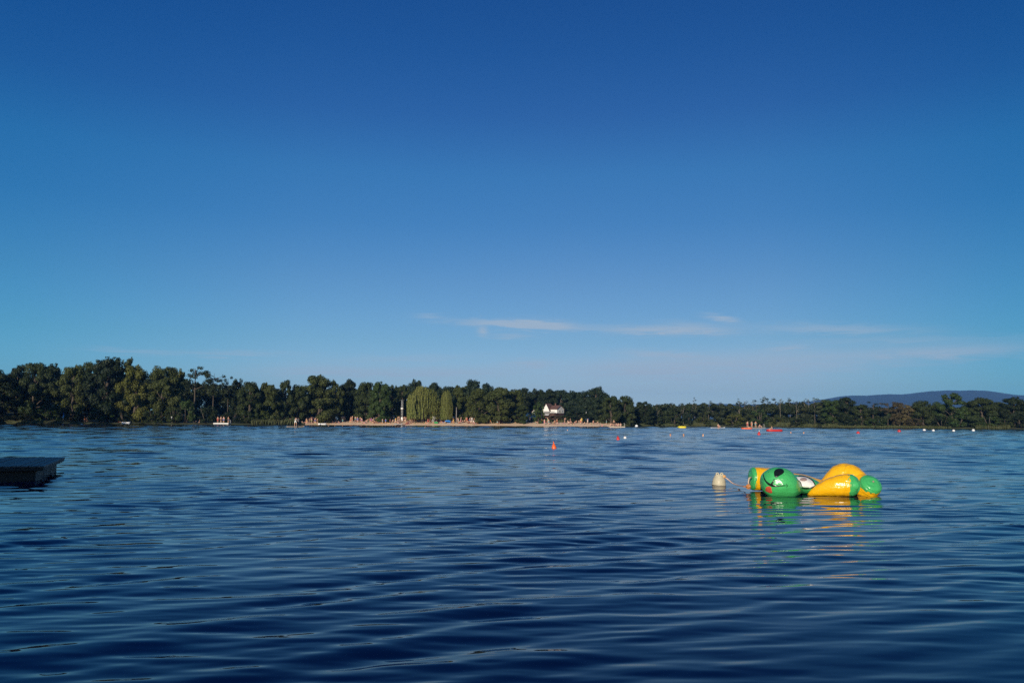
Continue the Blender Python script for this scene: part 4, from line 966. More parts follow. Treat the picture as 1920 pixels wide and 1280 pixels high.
# small sailing dinghy with a bare white mast on the sand
b = onshore(894, 8); b.z += .05; t = empty('sailing_dinghy', b, R(5), 'white sailing dinghy with a bare white mast drawn up on the sand', 'sailing boat')
h = at(894, 767, b.y).z - b.z
hull('hull', 3.6, 1.3, .45, M['white'], t); MB().tube([(.1, 0, .2), (.08, 0, h * .55), (.02, 0, h)], [.11, .10, .06], 8).build('mast', M['white'], t); MB().tube([(.1, 0, .95), (-1.5, 0, .9)], .045, 6).build('boom', M['white'], t)
# lattice mast
b = onshore(755.5, 9); b.z += .05; t = empty('lattice_mast', b, 0, 'grey lattice mast with a crossbar on top and a white collar', 'mast'); h = at(755.5, 750, b.y).z - b.z
lm = MB(); w = .22
for sx, sy in ((-1, -1), (1, -1), (1, 1), (-1, 1)): lm.tube([(sx * w, sy * w, 0), (sx * w, sy * w, h)], .05, 5)
n = int(h / .45)
for i in range(n):
    z0, z1 = i * h / n, (i + 1) * h / n; s = 1 if i % 2 else -1
    for y_ in (-w, w): lm.tube([(-w * s, y_, z0), (w * s, y_, z1)], .022, 4)
    for x_ in (-w, w): lm.tube([(x_, -w * s, z0), (x_, w * s, z1)], .022, 4)
lm.build('lattice', M['grey'], t); MB().tube([(-.75, 0, h), (.75, 0, h)], .09, 8).build('crossbar', M['darkgrey'], t)
MB().lathe([(.2, h * .57), (.42, h * .575), (.46, h * .61), (.42, h * .645), (.2, h * .65)], 14).build('collar', M['white'], t); MB().box(0, 0, .7, .56, .56, 1.5, bev=.03).build('equipment_box', M['white'], t)
# lifeguard tower
b = onshore(816, 7); b.z += .05; s = b.y / F; t = empty('lifeguard_tower', b, R(-12), 'white lifeguard tower with a red roof beside the big willow', 'tower'); z = lambda y_: at(816, y_, b.y).z - b.z
zc0, zc1, zr = z(784), z(774.5), z(769)
for sx, sy in ((-1, -1), (1, -1), (1, 1), (-1, 1)): MB().tube([(sx * .62, sy * .62, 0), (sx * .52, sy * .52, zc0)], .06, 6).build('leg', M['grey'], t)
cb = MB(); hh = zc1 - zc0
cb.box(0, 0, zc0 + .05, 1.35, 1.35, .1); cb.box(0, 0, zc0 + hh * .22 + .1, 1.2, 1.2, hh * .44)
for sx, sy in ((-1, -1), (1, -1), (1, 1), (-1, 1)): cb.box(sx * .55, sy * .55, zc0 + hh * .72, .12, .12, hh * .6)
cb.build('cabin', M['white'], t)
MB().box(0, .05, zc0 + hh * .72, 1.0, .9, hh * .5).build('window', M['glass'], t)
rf = MB(); rf.add([(-.85, -.85, zc1), (.85, -.85, zc1), (.85, .85, zc1), (-.85, .85, zc1), (0, 0, zr)], [[3, 2, 1, 0], [0, 1, 4], [1, 2, 4], [2, 3, 4], [3, 0, 4]]); rf.build('roof', M['red'], t)
ld = MB()
for sx in (-.25, .25): ld.tube([(sx, -1.1, 0), (sx, -.62, zc0 + .1)], .035, 5)
for k in range(6): ld.tube([(-.25, -1.1 + .48 * k / 6, zc0 * k / 6 + .1), (.25, -1.1 + .48 * k / 6, zc0 * k / 6 + .1)], .025, 5)
ld.build('ladder', M['white'], t)
# navy pavilion tent, blue sunshade, white sunshade, folded blue sunshade
def tent(px, off, w, d, h, hr, mat, label, name='pavilion_tent'):
    b = onshore(px, off); b.z += .04; t = empty(name, b, R(random.uniform(-10, 10)), label, 'tent')
    r_ = MB(); r_.add([(-w / 2, -d / 2, h), (w / 2, -d / 2, h), (w / 2, d / 2, h), (-w / 2, d / 2, h), (-w * .12, 0, hr), (w * .12, 0, hr)], [[0, 1, 5, 4], [1, 2, 5], [2, 3, 4, 5], [3, 0, 4]]); 
    r_.box(0, -d / 2, h - .1, w, .03, .2).box(0, d / 2, h - .1, w, .03, .2).build('canopy', mat, t)
    MB().box(0, d / 2 - .05, h / 2, w * .96, .03, h * .98).build('back_sheet', mat, t)
    for sx in (-1, 1):
        for sy in (-1, 1): MB().tube([(sx * w / 2 * .97, sy * d / 2 * .95, 0), (sx * w / 2 * .97, sy * d / 2 * .95, h)], .03, 6).build('pole', M['grey'], t)
tent(801, 11, 3.6, 2.4, 1.45, 1.8, M['navy'], 'navy blue pavilion tent under the big willow')
tent(841, 4.5, 1.8, 1.4, .75, 1.15, M['blue'], 'low blue beach shelter below the small willow', 'beach_shelter')
def parasol(px, off, r, h, mat, label, folded=False):
    b = onshore(px, off); t = empty('parasol', b, 0, label, 'parasol')
    MB().tube([(0, 0, -.2), (0, 0, h)], .03, 6).build('pole', M['grey'], t)
    if folded: MB().lathe([(.05, h * .25), (.22, h * .3), (.2, h * .5), (.13, h * .8), (.03, h)], 10).build('canopy', mat, t)
    else: MB().lathe([(r, h * .8), (r * .8, h * .87), (r * .45, h * .96), (.02, h)], 8, smooth=False).build('canopy', mat, t)
parasol(850.5, 8, .8, 1.9, M['white'], 'white parasol beside the low blue shelter')
parasol(124, 4, .3, 2.1, M['blue'], 'folded blue parasol glowing against the shaded bank', True)
parasol(326, 3, .2, 2.4, M['grey'], 'folded pale sunshade below the slanting stem', True)
for k, (px, lab) in enumerate([(445, 'first pale dome tent behind the small white raft'), (454.5, 'middle pale dome tent behind the small white raft'), (466, 'last pale dome tent of the three by the reeds')]):
    b = onshore(px, 6 + k); t = empty('dome_tent', b, 0, lab, 'tent', 'pale dome tents')
    MB().lathe([(.75 * math.cos(a), .95 * math.sin(a) + .02) for a in np.linspace(0, 1.5, 8)], 14).build('shell', M['grey'], t); b.z
    MB().box(0, -.66, .3, .5, .05, .55, bev=.02).build('entrance_flap', M['darkgrey'], t); t.location.z += .75
# landing stage and beach goods
b = onshore(750, -1.8); b.z = .0; t = empty('landing_stage', b, 0, 'grey landing stage at the water edge below the lattice mast', 'jetty')
dk = MB()
for i in range(12): dk.box(-1.25 + i * .225, 0, .42, .2, 3.4, .05)
dk.build('deck', M['cabinblue'], t)
for sx in (-1.1, 1.1):
    for sy in (-1.5, 1.5): MB().tube([(sx, sy, -.6), (sx, sy, .9)], .07, 7).build('post', M['greywood'], t)
def towel(px, off, c, label, w=1.9, l=.9):
    b = onshore(px, off); b.z += .08; o = MB(); n = 8; vs = []; fs = []
    for i in range(n + 1):
        for j in range(5): vs.append(((i / n - .5) * w, (j / 4 - .5) * l, .03 * math.sin(i * 1.7 + j) + .03))
    for i in range(n):
        for j in range(4): a = i * 5 + j; fs.append([a, a + 5, a + 6, a + 1])
    nv = len(vs); vs2 = vs + [(x, y, z_ - .015) for x, y, z_ in vs]
    fs2 = fs + [[q + nv for q in f][::-1] for f in fs]
    o.add(vs2, fs2, 0, True); ob = o.build('towel', pm_cloth, None, b); ob.color = (*CLR[c], 1); ob.rotation_euler = (R(6), 0, random.uniform(-.3, .3)); tag(ob, label, 'towel', 'towels on the sand')
towel(662, 8, 'white', 'white towel below the dark notched tree'); towel(765, 1.5, 'pink', 'pink towel at the water edge right of the mast'); towel(768, 4, 'red', 'red towel just up the sand from the pink one'); towel(781, 5, 'pink', 'rose towel before the big willow')
towel(883, 4.5, 'red', 'red towel near the tall thin pole'); towel(894, 3.5, 'orange', 'orange towel in front of the white mast'); towel(1038, 4, 'orange', 'orange towel below the brown-roofed house'); towel(1074, 5, 'red', 'red towel below the round shrub'); towel(708, 4, 'orange', 'orange towel by the short grey pole'); towel(838, 8, 'yellow', 'yellow towel under the small willow')
b = onshore(819, 3.5); b.z += .05; t = empty('plastic_crate', b, .3, 'green plastic crate at the foot of the lifeguard tower', 'crate')
MB().box(0, 0, .3, 1.1, .8, .5, bev=.04).build('box', plain('green_plastic', (.04, .3, .08), .4, .1), t); MB().box(0, 0, .59, 1.2, .9, .07, bev=.02).build('lid', M['darkgrey'], t)
# kiosk, blue cabins, red slide, maroon car
b = onshore(970, 16); t = empty('kiosk', b, R(-15), 'beige kiosk with a flat roof under the olive trees', 'kiosk'); s = b.y / F
MB().box(0, 0, 1.0, 2.3, 2.0, 2.0).build('wall', M['beige'], t); MB().box(0, 0, 2.08, 2.7, 2.4, .16, bev=.02).build('roof', M['greywood'], t); MB().box(-.3, -1.01, 1.15, 1.0, .05, .8).build('hatch', M['white'], t); MB().box(.85, -1.01, .9, .5, .05, 1.7).build('door', M['brownwood'], t)
b = onshore(978.5, 15); t = empty('shed', b, R(-10), 'olive-brown shed joined on the kiosk side', 'shed')
MB().box(0, 0, .9, 1.1, 1.4, 1.8).build('wall', plain('olive_board', (.17, .15, .08), .8, .2), t); MB().add([(-.65, -.8, 1.8), (.65, -.8, 1.8), (.65, .8, 2.05), (-.65, .8, 2.05), (-.65, -.8, 1.88), (.65, -.8, 1.88), (.65, .8, 2.13), (-.65, .8, 2.13)], [[3, 2, 1, 0], [4, 5, 6, 7], [0, 1, 5, 4], [1, 2, 6, 5], [2, 3, 7, 6], [3, 0, 4, 7]]).build('roof', M['greywood'], t)
for k, (px, lab) in enumerate([(983.8, 'blue toilet cabin nearer the kiosk'), (987.4, 'blue toilet cabin nearer the house')]):
    b = onshore(px, 8.5); t = empty('toilet_cabin', b, R(8), lab, 'toilet cabin', 'blue toilet cabins')
    MB().box(0, 0, 1.05, .6, .6, 1.9, bev=.02).build('wall', M['cabinblue'], t); MB().box(0, 0, 2.06, .68, .68, .14, bev=.05).build('roof', M['white'], t); MB().box(0, -.31, 1.0, .42, .04, 1.6, bev=.01).build('door', M['cabinblue'], t)
def car(px, off, rz, paint, label, L=3.9, Wd_=1.65, H=1.4, van=False, name='parked_car'):
    b = onshore(px, off); t = empty(name, b, rz, label, 'van' if van else 'car')
    prof = [(-.5, .22), (-.5, .55), (-.46, .62), (-.30, .66), (-.20, 1.0), (.22, 1.0), (.36, .64), (.49, .56), (.5, .22)] if not van else [(-.5, .2), (-.5, .97), (-.47, 1.0), (.26, 1.0), (.38, .66), (.49, .52), (.5, .2)]
    m_ = MB(); n = len(prof); vs = [(x * L, -Wd_ / 2 * (.86 if z_ > .7 else 1), z_ * H) for x, z_ in prof] + [(x * L, Wd_ / 2 * (.86 if z_ > .7 else 1), z_ * H) for x, z_ in prof]
    m_.add(vs, [list(range(n)), list(range(n, 2 * n))[::-1]] + [[i + n, (i + 1) % n + n, (i + 1) % n, i] for i in range(n)]); m_.build('body', paint, t)
    for sy in (-1, 1):
        MB().box((-.0 if not van else .12) * L, sy * Wd_ / 2 * .90, .83 * H, .40 * L * (1 if not van else .4), .05, .2 * H, bev=.01).build('side_window', M['glass'], t)
        for sx in (-.3, .32):
            w_ = MB(); w_.tube([(sx * L, sy * (Wd_ / 2 - .16), .31), (sx * L, sy * (Wd_ / 2 + .02), .31)], .31, 16); wo_ = w_.build('wheel', M['black'], t)
            MB().tube([(sx * L, sy * (Wd_ / 2 - .1), .31), (sx * L, sy * (Wd_ / 2 + .035), .31)], .17, 12).build('rim', M['grey'], wo_)
car(973, 12.5, R(5), M['maroon'], 'low maroon car parked in front of the beige kiosk', 2.6, 1.3, .95)
car(7, 5.2, R(15), M['white'], 'pale van parked up on the bank at the frame edge', 2.2, 1.7, 1.6, True, 'parked_van')
# climbing frame with red slide
b = onshore(828, 12); t = empty('play_slide', b, R(10), 'red play slide between the tower and the small willow', 'slide')
sl = MB(); sl.add([(-.9, -.3, 1.5), (-.9, .3, 1.5), (1.3, .3, .25), (1.3, -.3, .25), (-.9, -.3, 1.44), (-.9, .3, 1.44), (1.3, .3, .19), (1.3, -.3, .19)], [[0, 1, 2, 3][::-1], [4, 5, 6, 7], [0, 3, 7, 4], [1, 0, 4, 5], [2, 1, 5, 6], [3, 2, 6, 7]])
sl.tube([(-.9, -.3, 1.6), (1.3, -.3, .35)], .05, 6).tube([(-.9, .3, 1.6), (1.3, .3, .35)], .05, 6); sl.build('chute', M['red'], t)
for sy in (-.3, .3): MB().tube([(-1.0, sy, 0), (-.95, sy, 1.6)], .05, 6).build('post', M['red'], t)
st_ = MB()
for k in range(5): st_.tube([(-1.0, -.3, .25 + k * .28), (-1.0, .3, .25 + k * .28)], .03, 5)
st_.build('rung', M['grey'], t)
# white pointed post on the bank and little white outbuildings
b = onshore(1099.3, 20); t = empty('pointed_post', b, 0, 'white pointed post on a base before the dark trees', 'post'); hb = at(1099.3, 783.5, b.y).z - b.z; h = at(1099.3, 769.5, b.y).z - b.z
MB().lathe([(.30, hb), (.26, hb + (h - hb) * .3), (.12, hb + (h - hb) * .7), (.03, h)], 8).build('spire', M['white'], t); MB().box(.25, 0, hb / 2, 1.5, .9, max(.3, hb), bev=.03).build('plinth', M['white'], t)
def cottage(px, off, w, d, y_eave, y_ridge, label, y_base=None):
    b = onshore(px, off); t = empty('outbuilding', b, R(-25), label, 'building', 'white outbuildings'); ze = at(px, y_eave, b.y).z - b.z; zr_ = at(px, y_ridge, b.y).z - b.z
    w_ = MB(); w_.add([(-w / 2, -d / 2, -.2), (w / 2, -d / 2, -.2), (w / 2, d / 2, -.2), (-w / 2, d / 2, -.2), (-w / 2, -d / 2, ze), (w / 2, -d / 2, ze), (w / 2, d / 2, ze), (-w / 2, d / 2, ze), (0, -d / 2, zr_), (0, d / 2, zr_)],
                      [[0, 1, 5, 8, 4], [1, 2, 6, 5], [2, 3, 7, 9, 6], [3, 0, 4, 7]]); w_.build('wall', M['render'], t)
    q = .12; r_ = MB()
    for sx in (-1, 1):
        x1 = sx * (w / 2 + .2); z1 = ze - .2 * (zr_ - ze) / (w / 2)
        vs = [(0, -d / 2 - .2, zr_ + .003), (x1, -d / 2 - .2, z1), (x1, d / 2 + .2, z1), (0, d / 2 + .2, zr_ + .003)]; vs += [(a, b_, c + q) for a, b_, c in vs]
        r_.add(vs, [[0, 1, 2, 3], [7, 6, 5, 4], [0, 4, 5, 1], [1, 5, 6, 2], [2, 6, 7, 3], [3, 7, 4, 0]])
    r_.build('roof', M['tile'], t); wn_ = MB().box(0, -d / 2 - .01, ze * .62, .7, .05, .7).build('window', M['white'], t); MB().box(0, -d / 2 - .03, ze * .62, .55, .04, .55).build('pane', M['glass'], wn_)
cottage(974.5, 30, 1.9, 2.2, 778, 774.5, 'white outbuilding glimpsed left of the small dark-stemmed tree')
cottage(992, 32, 2.2, 2.2, 778, 773.5, 'white outbuilding glimpsed right of the small dark-stemmed tree')
cottage(1004.5, 40, 1.8, 2.0, 772, 767.5, 'white gable peeping left of the leafy tree by the house')
# the house
b = onshore(1045, 45); s = b.y / F; hs = empty('house', b, R(-32), 'white house with a brown tiled roof above the beach', 'house')
zz = lambda y_: at(1045, y_, b.y).z - b.z
zf, ze, zr_ = zz(774), zz(766.6), zz(760.0); L_h, W_h = 5.6, 5.6      # nearest corner at the origin: front runs to -x, gable side runs to +y
MB().add([(-L_h, 0, zf), (0, 0, zf), (0, W_h, zf), (-L_h, W_h, zf), (-L_h, 0, ze), (0, 0, ze), (0, W_h, ze), (-L_h, W_h, ze), (0, W_h / 2, zr_), (-L_h, W_h / 2, zr_)], [[0, 1, 5, 4], [1, 2, 6, 8, 5], [2, 3, 7, 6], [3, 0, 4, 9, 7], [3, 2, 1, 0]]).build('wall', M['render'], hs)
MB().box(-L_h / 2, W_h / 2 - .7, (zf - .4) / 2 - .1, L_h - .1, W_h + 1.3, zf + .3).build('lower_wall', M['brownwood'], hs)
r_ = MB(); q = .14
for sy in (0, 1):
    y0 = W_h / 2; sgn = -1 if sy == 0 else 1; y1 = y0 + sgn * (W_h / 2 + .3); z1 = ze - .3 * (zr_ - ze) / (W_h / 2)
    vs = [(-L_h - .2, y0, zr_ + .004), (.22, y0, zr_ + .004), (.22, y1, z1), (-L_h - .2, y1, z1)]; vs += [(x, y, z_ + q) for x, y, z_ in vs]
    r_.add(vs, [[0, 1, 2, 3], [7, 6, 5, 4], [0, 4, 5, 1], [1, 5, 6, 2], [2, 6, 7, 3], [3, 7, 4, 0]])
rf = r_.build('roof', M['tile'], hs)
MB().box(-2.2, W_h / 2, zr_ + .45, .45, .45, 1.0, bev=.02).build('chimney', M['tile'], rf)
# cross wing with white verge boards
zt = zz(756.5); wx0, wx1, wy = -L_h + .2, -L_h + 2.6, -1.1
MB().add([(wx0, wy, zf), (wx1, wy, zf), (wx1, W_h / 2, zf), (wx0, W_h / 2, zf), (wx0, wy, ze - .3), (wx1, wy, ze - .3), (wx1, W_h / 2, ze - .3), (wx0, W_h / 2, ze - .3), ((wx0 + wx1) / 2, wy, zt - .1), ((wx0 + wx1) / 2, W_h / 2, zt - .1)], [[0, 1, 5, 8, 4], [1, 2, 6, 5], [2, 3, 7, 9, 6], [3, 0, 4, 7]]).build('wing_wall', M['render'], hs)
r_ = MB(); vb = []
for sx in (0, 1):
    xm = (wx0 + wx1) / 2; x1 = (wx0 - .3) if sx == 0 else (wx1 + .3); z1 = ze - .75
    vs = [(xm, wy - .2, zt), (x1, wy - .2, z1), (x1, W_h / 2, z1), (xm, W_h / 2, zt)]; vs += [(x, y, z_ + .13) for x, y, z_ in vs]
    r_.add(vs, [[0, 1, 2, 3], [7, 6, 5, 4], [0, 4, 5, 1], [1, 5, 6, 2], [2, 6, 7, 3], [3, 7, 4, 0]])
    zl = zt + (z1 - zt) * .45; xl = xm + (x1 - xm) * .45
    vb.append([(xl, wy - .26, zl + .12), (x1, wy - .26, z1 + .12), (x1, wy - .26, z1 - .28), (xl, wy - .26, zl - .28), (xl, wy - .21, zl + .12), (x1, wy - .21, z1 + .12), (x1, wy - .21, z1 - .28), (xl, wy - .21, zl - .28)])
wr = r_.build('wing_roof', M['tile'], hs)
for vs in vb: MB().add(vs, [[0, 1, 2, 3], [7, 6, 5, 4], [0, 4, 5, 1], [1, 5, 6, 2], [2, 6, 7, 3], [3, 7, 4, 0]]).build('verge_board', M['white'], wr)
for y_, z_, w_, h_ in ((1.6, zf + .75, .45, .6), (2.8, zf + .75, .45, .6), (4.0, zf + .75, .45, .6), (2.8, ze + .35, .4, .45)):
    wf = MB().box(.02, y_, z_, .06, w_ + .14, h_ + .14).build('window', M['white'], hs); MB().box(.045, y_, z_, .04, w_, h_).build('pane', M['glass'], wf)
MB().box(-2.4, -1.0, zf - .06, 4.9, 2.0, .12).build('balcony', M['greywood'], hs); 
bl = MB(); 
for k in range(24): bl.box(-4.8 + k * .2, -1.95, zf + .3, .05, .05, .6)
bl.box(-2.4, -1.95, zf + .63, 4.9, .07, .07); bl.build('railing', M['darkgrey'], hs)
aw = MB(); aw.add([(-4.4, -2.05, zf - .45), (-2.2, -2.05, zf - .45), (-2.2, -2.9, zf - .85), (-4.4, -2.9, zf - .85), (-4.4, -2.05, zf - .40), (-2.2, -2.05, zf - .40), (-2.2, -2.9, zf - .80), (-4.4, -2.9, zf - .80)], [[0, 1, 2, 3], [7, 6, 5, 4], [0, 4, 5, 1], [1, 5, 6, 2], [2, 6, 7, 3], [3, 7, 4, 0]]); aw.build('awning', M['white'], hs)
for x_ in (-4.6, -3.2, -1.8, -.3): MB().tube([(x_, -1.85, -.2), (x_, -1.85, zf - .1)], .07, 6).build('veranda_post', M['brownwood'], hs)
# red garden parasol-like tent on the bank, small white bench items
b = onshore(1076, 17); t = empty('garden_bench', b, 0, 'red bench on the grassy bank below the low dark tree', 'bench')
MB().box(0, 0, .45, 1.6, .45, .06, bev=.01).build('seat', M['red'], t); MB().box(0, .22, .8, 1.6, .05, .45, bev=.01).build('backrest', M['red'], t)
for sx in (-.65, .65): MB().box(sx, 0, .21, .08, .4, .42).build('leg', M['darkgrey'], t)

# ------------------------------------------------------------------ dark raft at the left frame edge
A = onz(84, 872.5, .30); B = onz(123, 856.0, .30)
ey = (Vector((B.x, B.y, 0)) - Vector((A.x, A.y, 0))); DP = ey.length; ang = math.atan2(ey.y, ey.x) - math.pi / 2
rt = empty('swimming_raft', (A.x, A.y, 0), ang, 'dark weathered wooden swimming raft at the frame edge', 'raft')
LW = 3.4; dk = MB(); r = random.Random(4); x = 0.0
while x > -LW: 
    w = .142; dk.box(x - w / 2, DP / 2 + r.uniform(-.03, .03), .28 + r.uniform(-.006, .006), w - .018, DP, .034, bev=.004); x -= w
dk.build('deck', M['board'], rt)
MB().box(-LW / 2, .06, .23, LW - .04, .09, .06, bev=.006).box(-LW / 2, DP - .06, .23, LW - .04, .09, .06, bev=.006).box(-.06, DP / 2, .23, .08, DP - .24, .06, bev=.006).build('frame', M['float'], rt)
FL = (DP - .26) / 3
for k in range(3): MB().box(-LW / 2 - .05, .13 + (k + .5) * FL, -.02, LW - .22, FL - .02, .44, bev=.04).build('float', M['float'], rt)
# ------------------------------------------------------------------ mooring buoy
Yb = onz(1348, 909.5).y; sb = Yb / F; pb = onz(1348, 909.5)
mb = empty('mooring_buoy', (pb.x, pb.y, 0), 0, 'cream bell-shaped mooring buoy roped to the inflatable toy', 'buoy'); mb.rotation_euler = (0, R(2), 0)
MB().lathe([(r_ * sb, z_ * sb) for r_, z_ in ((3, -12), (9, -9), (12.4, -3), (12.7, .5), (12.6, 2.2), (12.2, 2.6), (12.1, 6), (11.5, 9.5), (10.4, 12.6), (9.2, 14.6), (8.6, 15.6), (8.5, 17.4), (7.6, 18.6), (5, 19.2), (.1, 19.4))], 36).build('float_body', M['cream'], mb)
MB().lathe([(12.5 * sb, -1.2 * sb), (13.0 * sb, -.9 * sb), (13.0 * sb, .6 * sb), (12.5 * sb, .9 * sb)], 36).build('rim', M['black'], mb)  # dark ring standing in for the dark gap in the waterline reflection
def torus_pts(c, r, n=16, tilt=0.0): return [(c[0] + r * math.cos(a), c[1] + r * math.sin(tilt) * math.sin(a), c[2] + r * math.cos(tilt) * math.sin(a)) for a in np.linspace(0, 2 * math.pi, n + 1)]
for dx in (-4.3, 3.6): MB().tube(torus_pts((dx * sb, -4.5 * sb, 20.6 * sb), 2.2 * sb), 1.25 * sb, 8, caps=False).build('eyelet', M['cream'], mb)
MB().box(-.3 * sb, -4.2 * sb, 18.6 * sb, 13 * sb, 3.4 * sb, 3 * sb, bev=.012).build('top_lug', M['cream'], mb)
MB().lathe([(.3 * sb, -3 * sb), (3.4 * sb, -2 * sb), (3.9 * sb, .2 * sb), (3 * sb, 2.2 * sb), (.3 * sb, 3 * sb)], 14, c=(8.0 * sb, -3.5 * sb, 17.0 * sb)).build('rope_knot', plain('orange_rope', (.62, .34, .13), .8, .3, 60), mb)
# ------------------------------------------------------------------ inflatable toy
P0 = onz(1530, 925); Y0 = P0.y; itoy = empty('inflatable_bear', (P0.x, P0.y, 0), 0, 'green and yellow inflatable bear floating on its back', 'inflatable toy')
itoy_loc = Vector((P0.x, P0.y, 0))
def cat(pts, n):
    """Catmull-Rom through rows of numbers"""
    a = np.array(pts, float); a = np.vstack([2 * a[0] - a[1], a, 2 * a[-1] - a[-2]]); out = []
    for i in range(1, len(a) - 2):
        for k in range(n):
            t = k / n; p0, p1, p2, p3 = a[i - 1:i + 3]
            out.append(.5 * ((2 * p1) + (-p0 + p2) * t + (2 * p0 - 5 * p1 + 4 * p2 - p3) * t * t + (-p0 + 3 * p1 - 3 * p2 + p3) * t ** 3))
    out.append(a[-2]); return np.array(out)
def limb(name, ctrl, mat, parent=itoy, n=6, seg=28, seam=True):
    """soft tube; ctrl rows are (column, row, depth, radius in photo pixels)"""
    q = cat(ctrl, n); pts = [at(a, b_, y) - itoy_loc for a, b_, y, r_ in q]; rad = [max(.3, r_) * y / F for a, b_, y, r_ in q]
    m_ = MB().tube(pts, rad, seg * 2); N_ = len(pts); sg = seg * 2
    for i, p_ in enumerate(pts):                       # puckers where the welded seam draws the vinyl in
        d = (N_ - 1 - i) if mat is M['vyellow'] else i
        w = .034 * math.exp(-d / 3.2)
        for k in range(sg):
            v = Vector(m_.v[i * sg + k]); v = p_ + (v - p_) * (1 + .012 * math.sin(i * .9 + 3 * 2 * math.pi * k / sg) + .008 * math.sin(i * 1.7 - 5 * 2 * math.pi * k / sg)); m_.v[i * sg + k] = tuple(p_ + (v - p_) * (1 - w * (.6 + .6 * math.cos(13 * 2 * math.pi * k / sg + math.sin(k)) )))
    return m_.build(name, mat, parent)
def loft_x(name, st, mat, parent=itoy, n=5, seg=32):
    """stations along the picture's width: column, row, depth, depth radius, height radius (photo pixels)"""
    q = cat(st, n); vs = []; fs = []
    for px, py, y, rd, rz in q:
        c = at(px, py, y) - itoy_loc; k = y / F
        for j in range(seg):
            a = 2 * math.pi * j / seg; lump = 1 + .010 * math.sin(px * .21 + 3 * a) + .007 * math.sin(px * .37 - 5 * a) - .012 * max(0, math.sin(11 * a + px * .05)) * max(0, math.cos(a - 4.4)); rd_, rz_ = rd * lump, rz * lump; vs.append((c.x, c.y + max(.2, rd_) * k * math.cos(a), c.z + max(.2, rz_) * k * math.sin(a)))
    for i in range(len(q) - 1):
        for j in range(seg): j2 = (j + 1) % seg; fs.append([i * seg + j, i * seg + j2, (i + 1) * seg + j2, (i + 1) * seg + j])
    fs += [list(range(seg)), [(len(q) - 1) * seg + j for j in range(seg)][::-1]]
    return MB().add(vs, fs, 0, True).build(name, mat, parent)
head = loft_x('head', [(1426.5, 904, 13.62, 1, 1), (1428, 904, 13.6, 11, 10), (1433, 904.5, 13.6, 20, 18.5), (1443, 905, 13.6, 28, 25.8), (1456, 905.5, 13.6, 32, 29.3), (1467, 906, 13.6, 33, 29.4), (1478, 907.5, 13.6, 31, 27), (1486, 909.5, 13.6, 26, 23), (1492.5, 912, 13.62, 20, 17.5), (1498, 914.5, 13.64, 13, 12), (1502, 916.5, 13.66, 7, 7), (1504, 917.5, 13.68, 1, 1)], M['vgreen'])
torso = loft_x('torso', [(1466, 907, 13.95, 4, 3), (1474, 906.5, 13.95, 26, 14), (1488, 906.5, 13.95, 36, 16.5), (1503, 908, 13.95, 40, 17.5), (1518, 911, 13.95, 38, 16.5), (1531, 914.5, 13.95, 30, 13.5), (1542, 917, 13.95, 18, 9.5), (1549, 918, 13.95, 4, 3)], M['vgreen'])
back = loft_x('shirt_back', [(1470, 906, 14.2, 3, 3), (1478, 902, 14.2, 20, 14), (1490, 901.5, 14.2, 24, 14.5), (1508, 903.5, 14.2, 24, 14), (1528, 908, 14.2, 22, 12.5), (1544, 911, 14.2, 14, 10), (1552, 914, 14.2, 2, 2)], M['vyellow'])
# arm stretched beyond the head, green paw at its end
arm = limb('arm', [(1478, 903, 14.2, 14), (1466, 900.5, 14.3, 18), (1450, 899, 14.35, 20.3), (1432, 898, 14.38, 21.2), (1416, 897, 14.38, 21), (1411, 896.5, 14.38, 20.4)], M['vyellow'])
limb('paw', [(1414, 896.9, 14.38, 20.95), (1411, 896.7, 14.38, 20.8), (1408.5, 896.5, 14.38, 19), (1406.6, 896.4, 14.38, 15), (1405.4, 896.3, 14.38, 9.5), (1404.8, 896.3, 14.38, 2)], M['vgreen'])
leg1 = limb('leg', [(1514.5, 927, 13.66, 1.2), (1522, 924, 13.6, 5.5), (1534, 919.5, 13.55, 10.5), (1550, 914.8, 13.5, 15.2), (1566, 911.5, 13.46, 18.4), (1580, 909.8, 13.44, 20.3), (1590, 909.2, 13.42, 20.8), (1594, 909.3, 13.41, 20.2)], M['vyellow'])
limb('foot_sole', [(1592, 909.3, 13.42, 20.35), (1596.5, 909.6, 13.38, 20.1), (1600.5, 909.8, 13.35, 18.6), (1604.5, 910, 13.32, 15), (1607.3, 910.1, 13.30, 9.5), (1608.6, 910.2, 13.30, 2)], M['vgreen'])
leg2 = limb('leg', [(1533, 910, 14.3, 2.5), (1540, 907, 14.28, 5.5), (1549, 903.5, 14.26, 10.5), (1562, 898.5, 14.22, 18), (1574, 895, 14.2, 24), (1585, 895, 14.18, 26.6), (1597, 899, 14.1, 26), (1609, 907, 14.0, 23), (1617, 913, 13.88, 21.5), (1624, 917, 13.78, 20.5), (1629, 913, 13.72, 20.8), (1632.3, 908, 13.667, 20.4)], M['vyellow'])
limb('foot_sole', [(1631, 910.2, 13.687, 20.5), (1633, 907, 13.655, 20.1), (1634.6, 904.6, 13.63, 17.6), (1635.6, 903, 13.615, 13), (1636, 902.3, 13.608, 8), (1636.2, 902, 13.605, 1.5)], M['vgreen'])
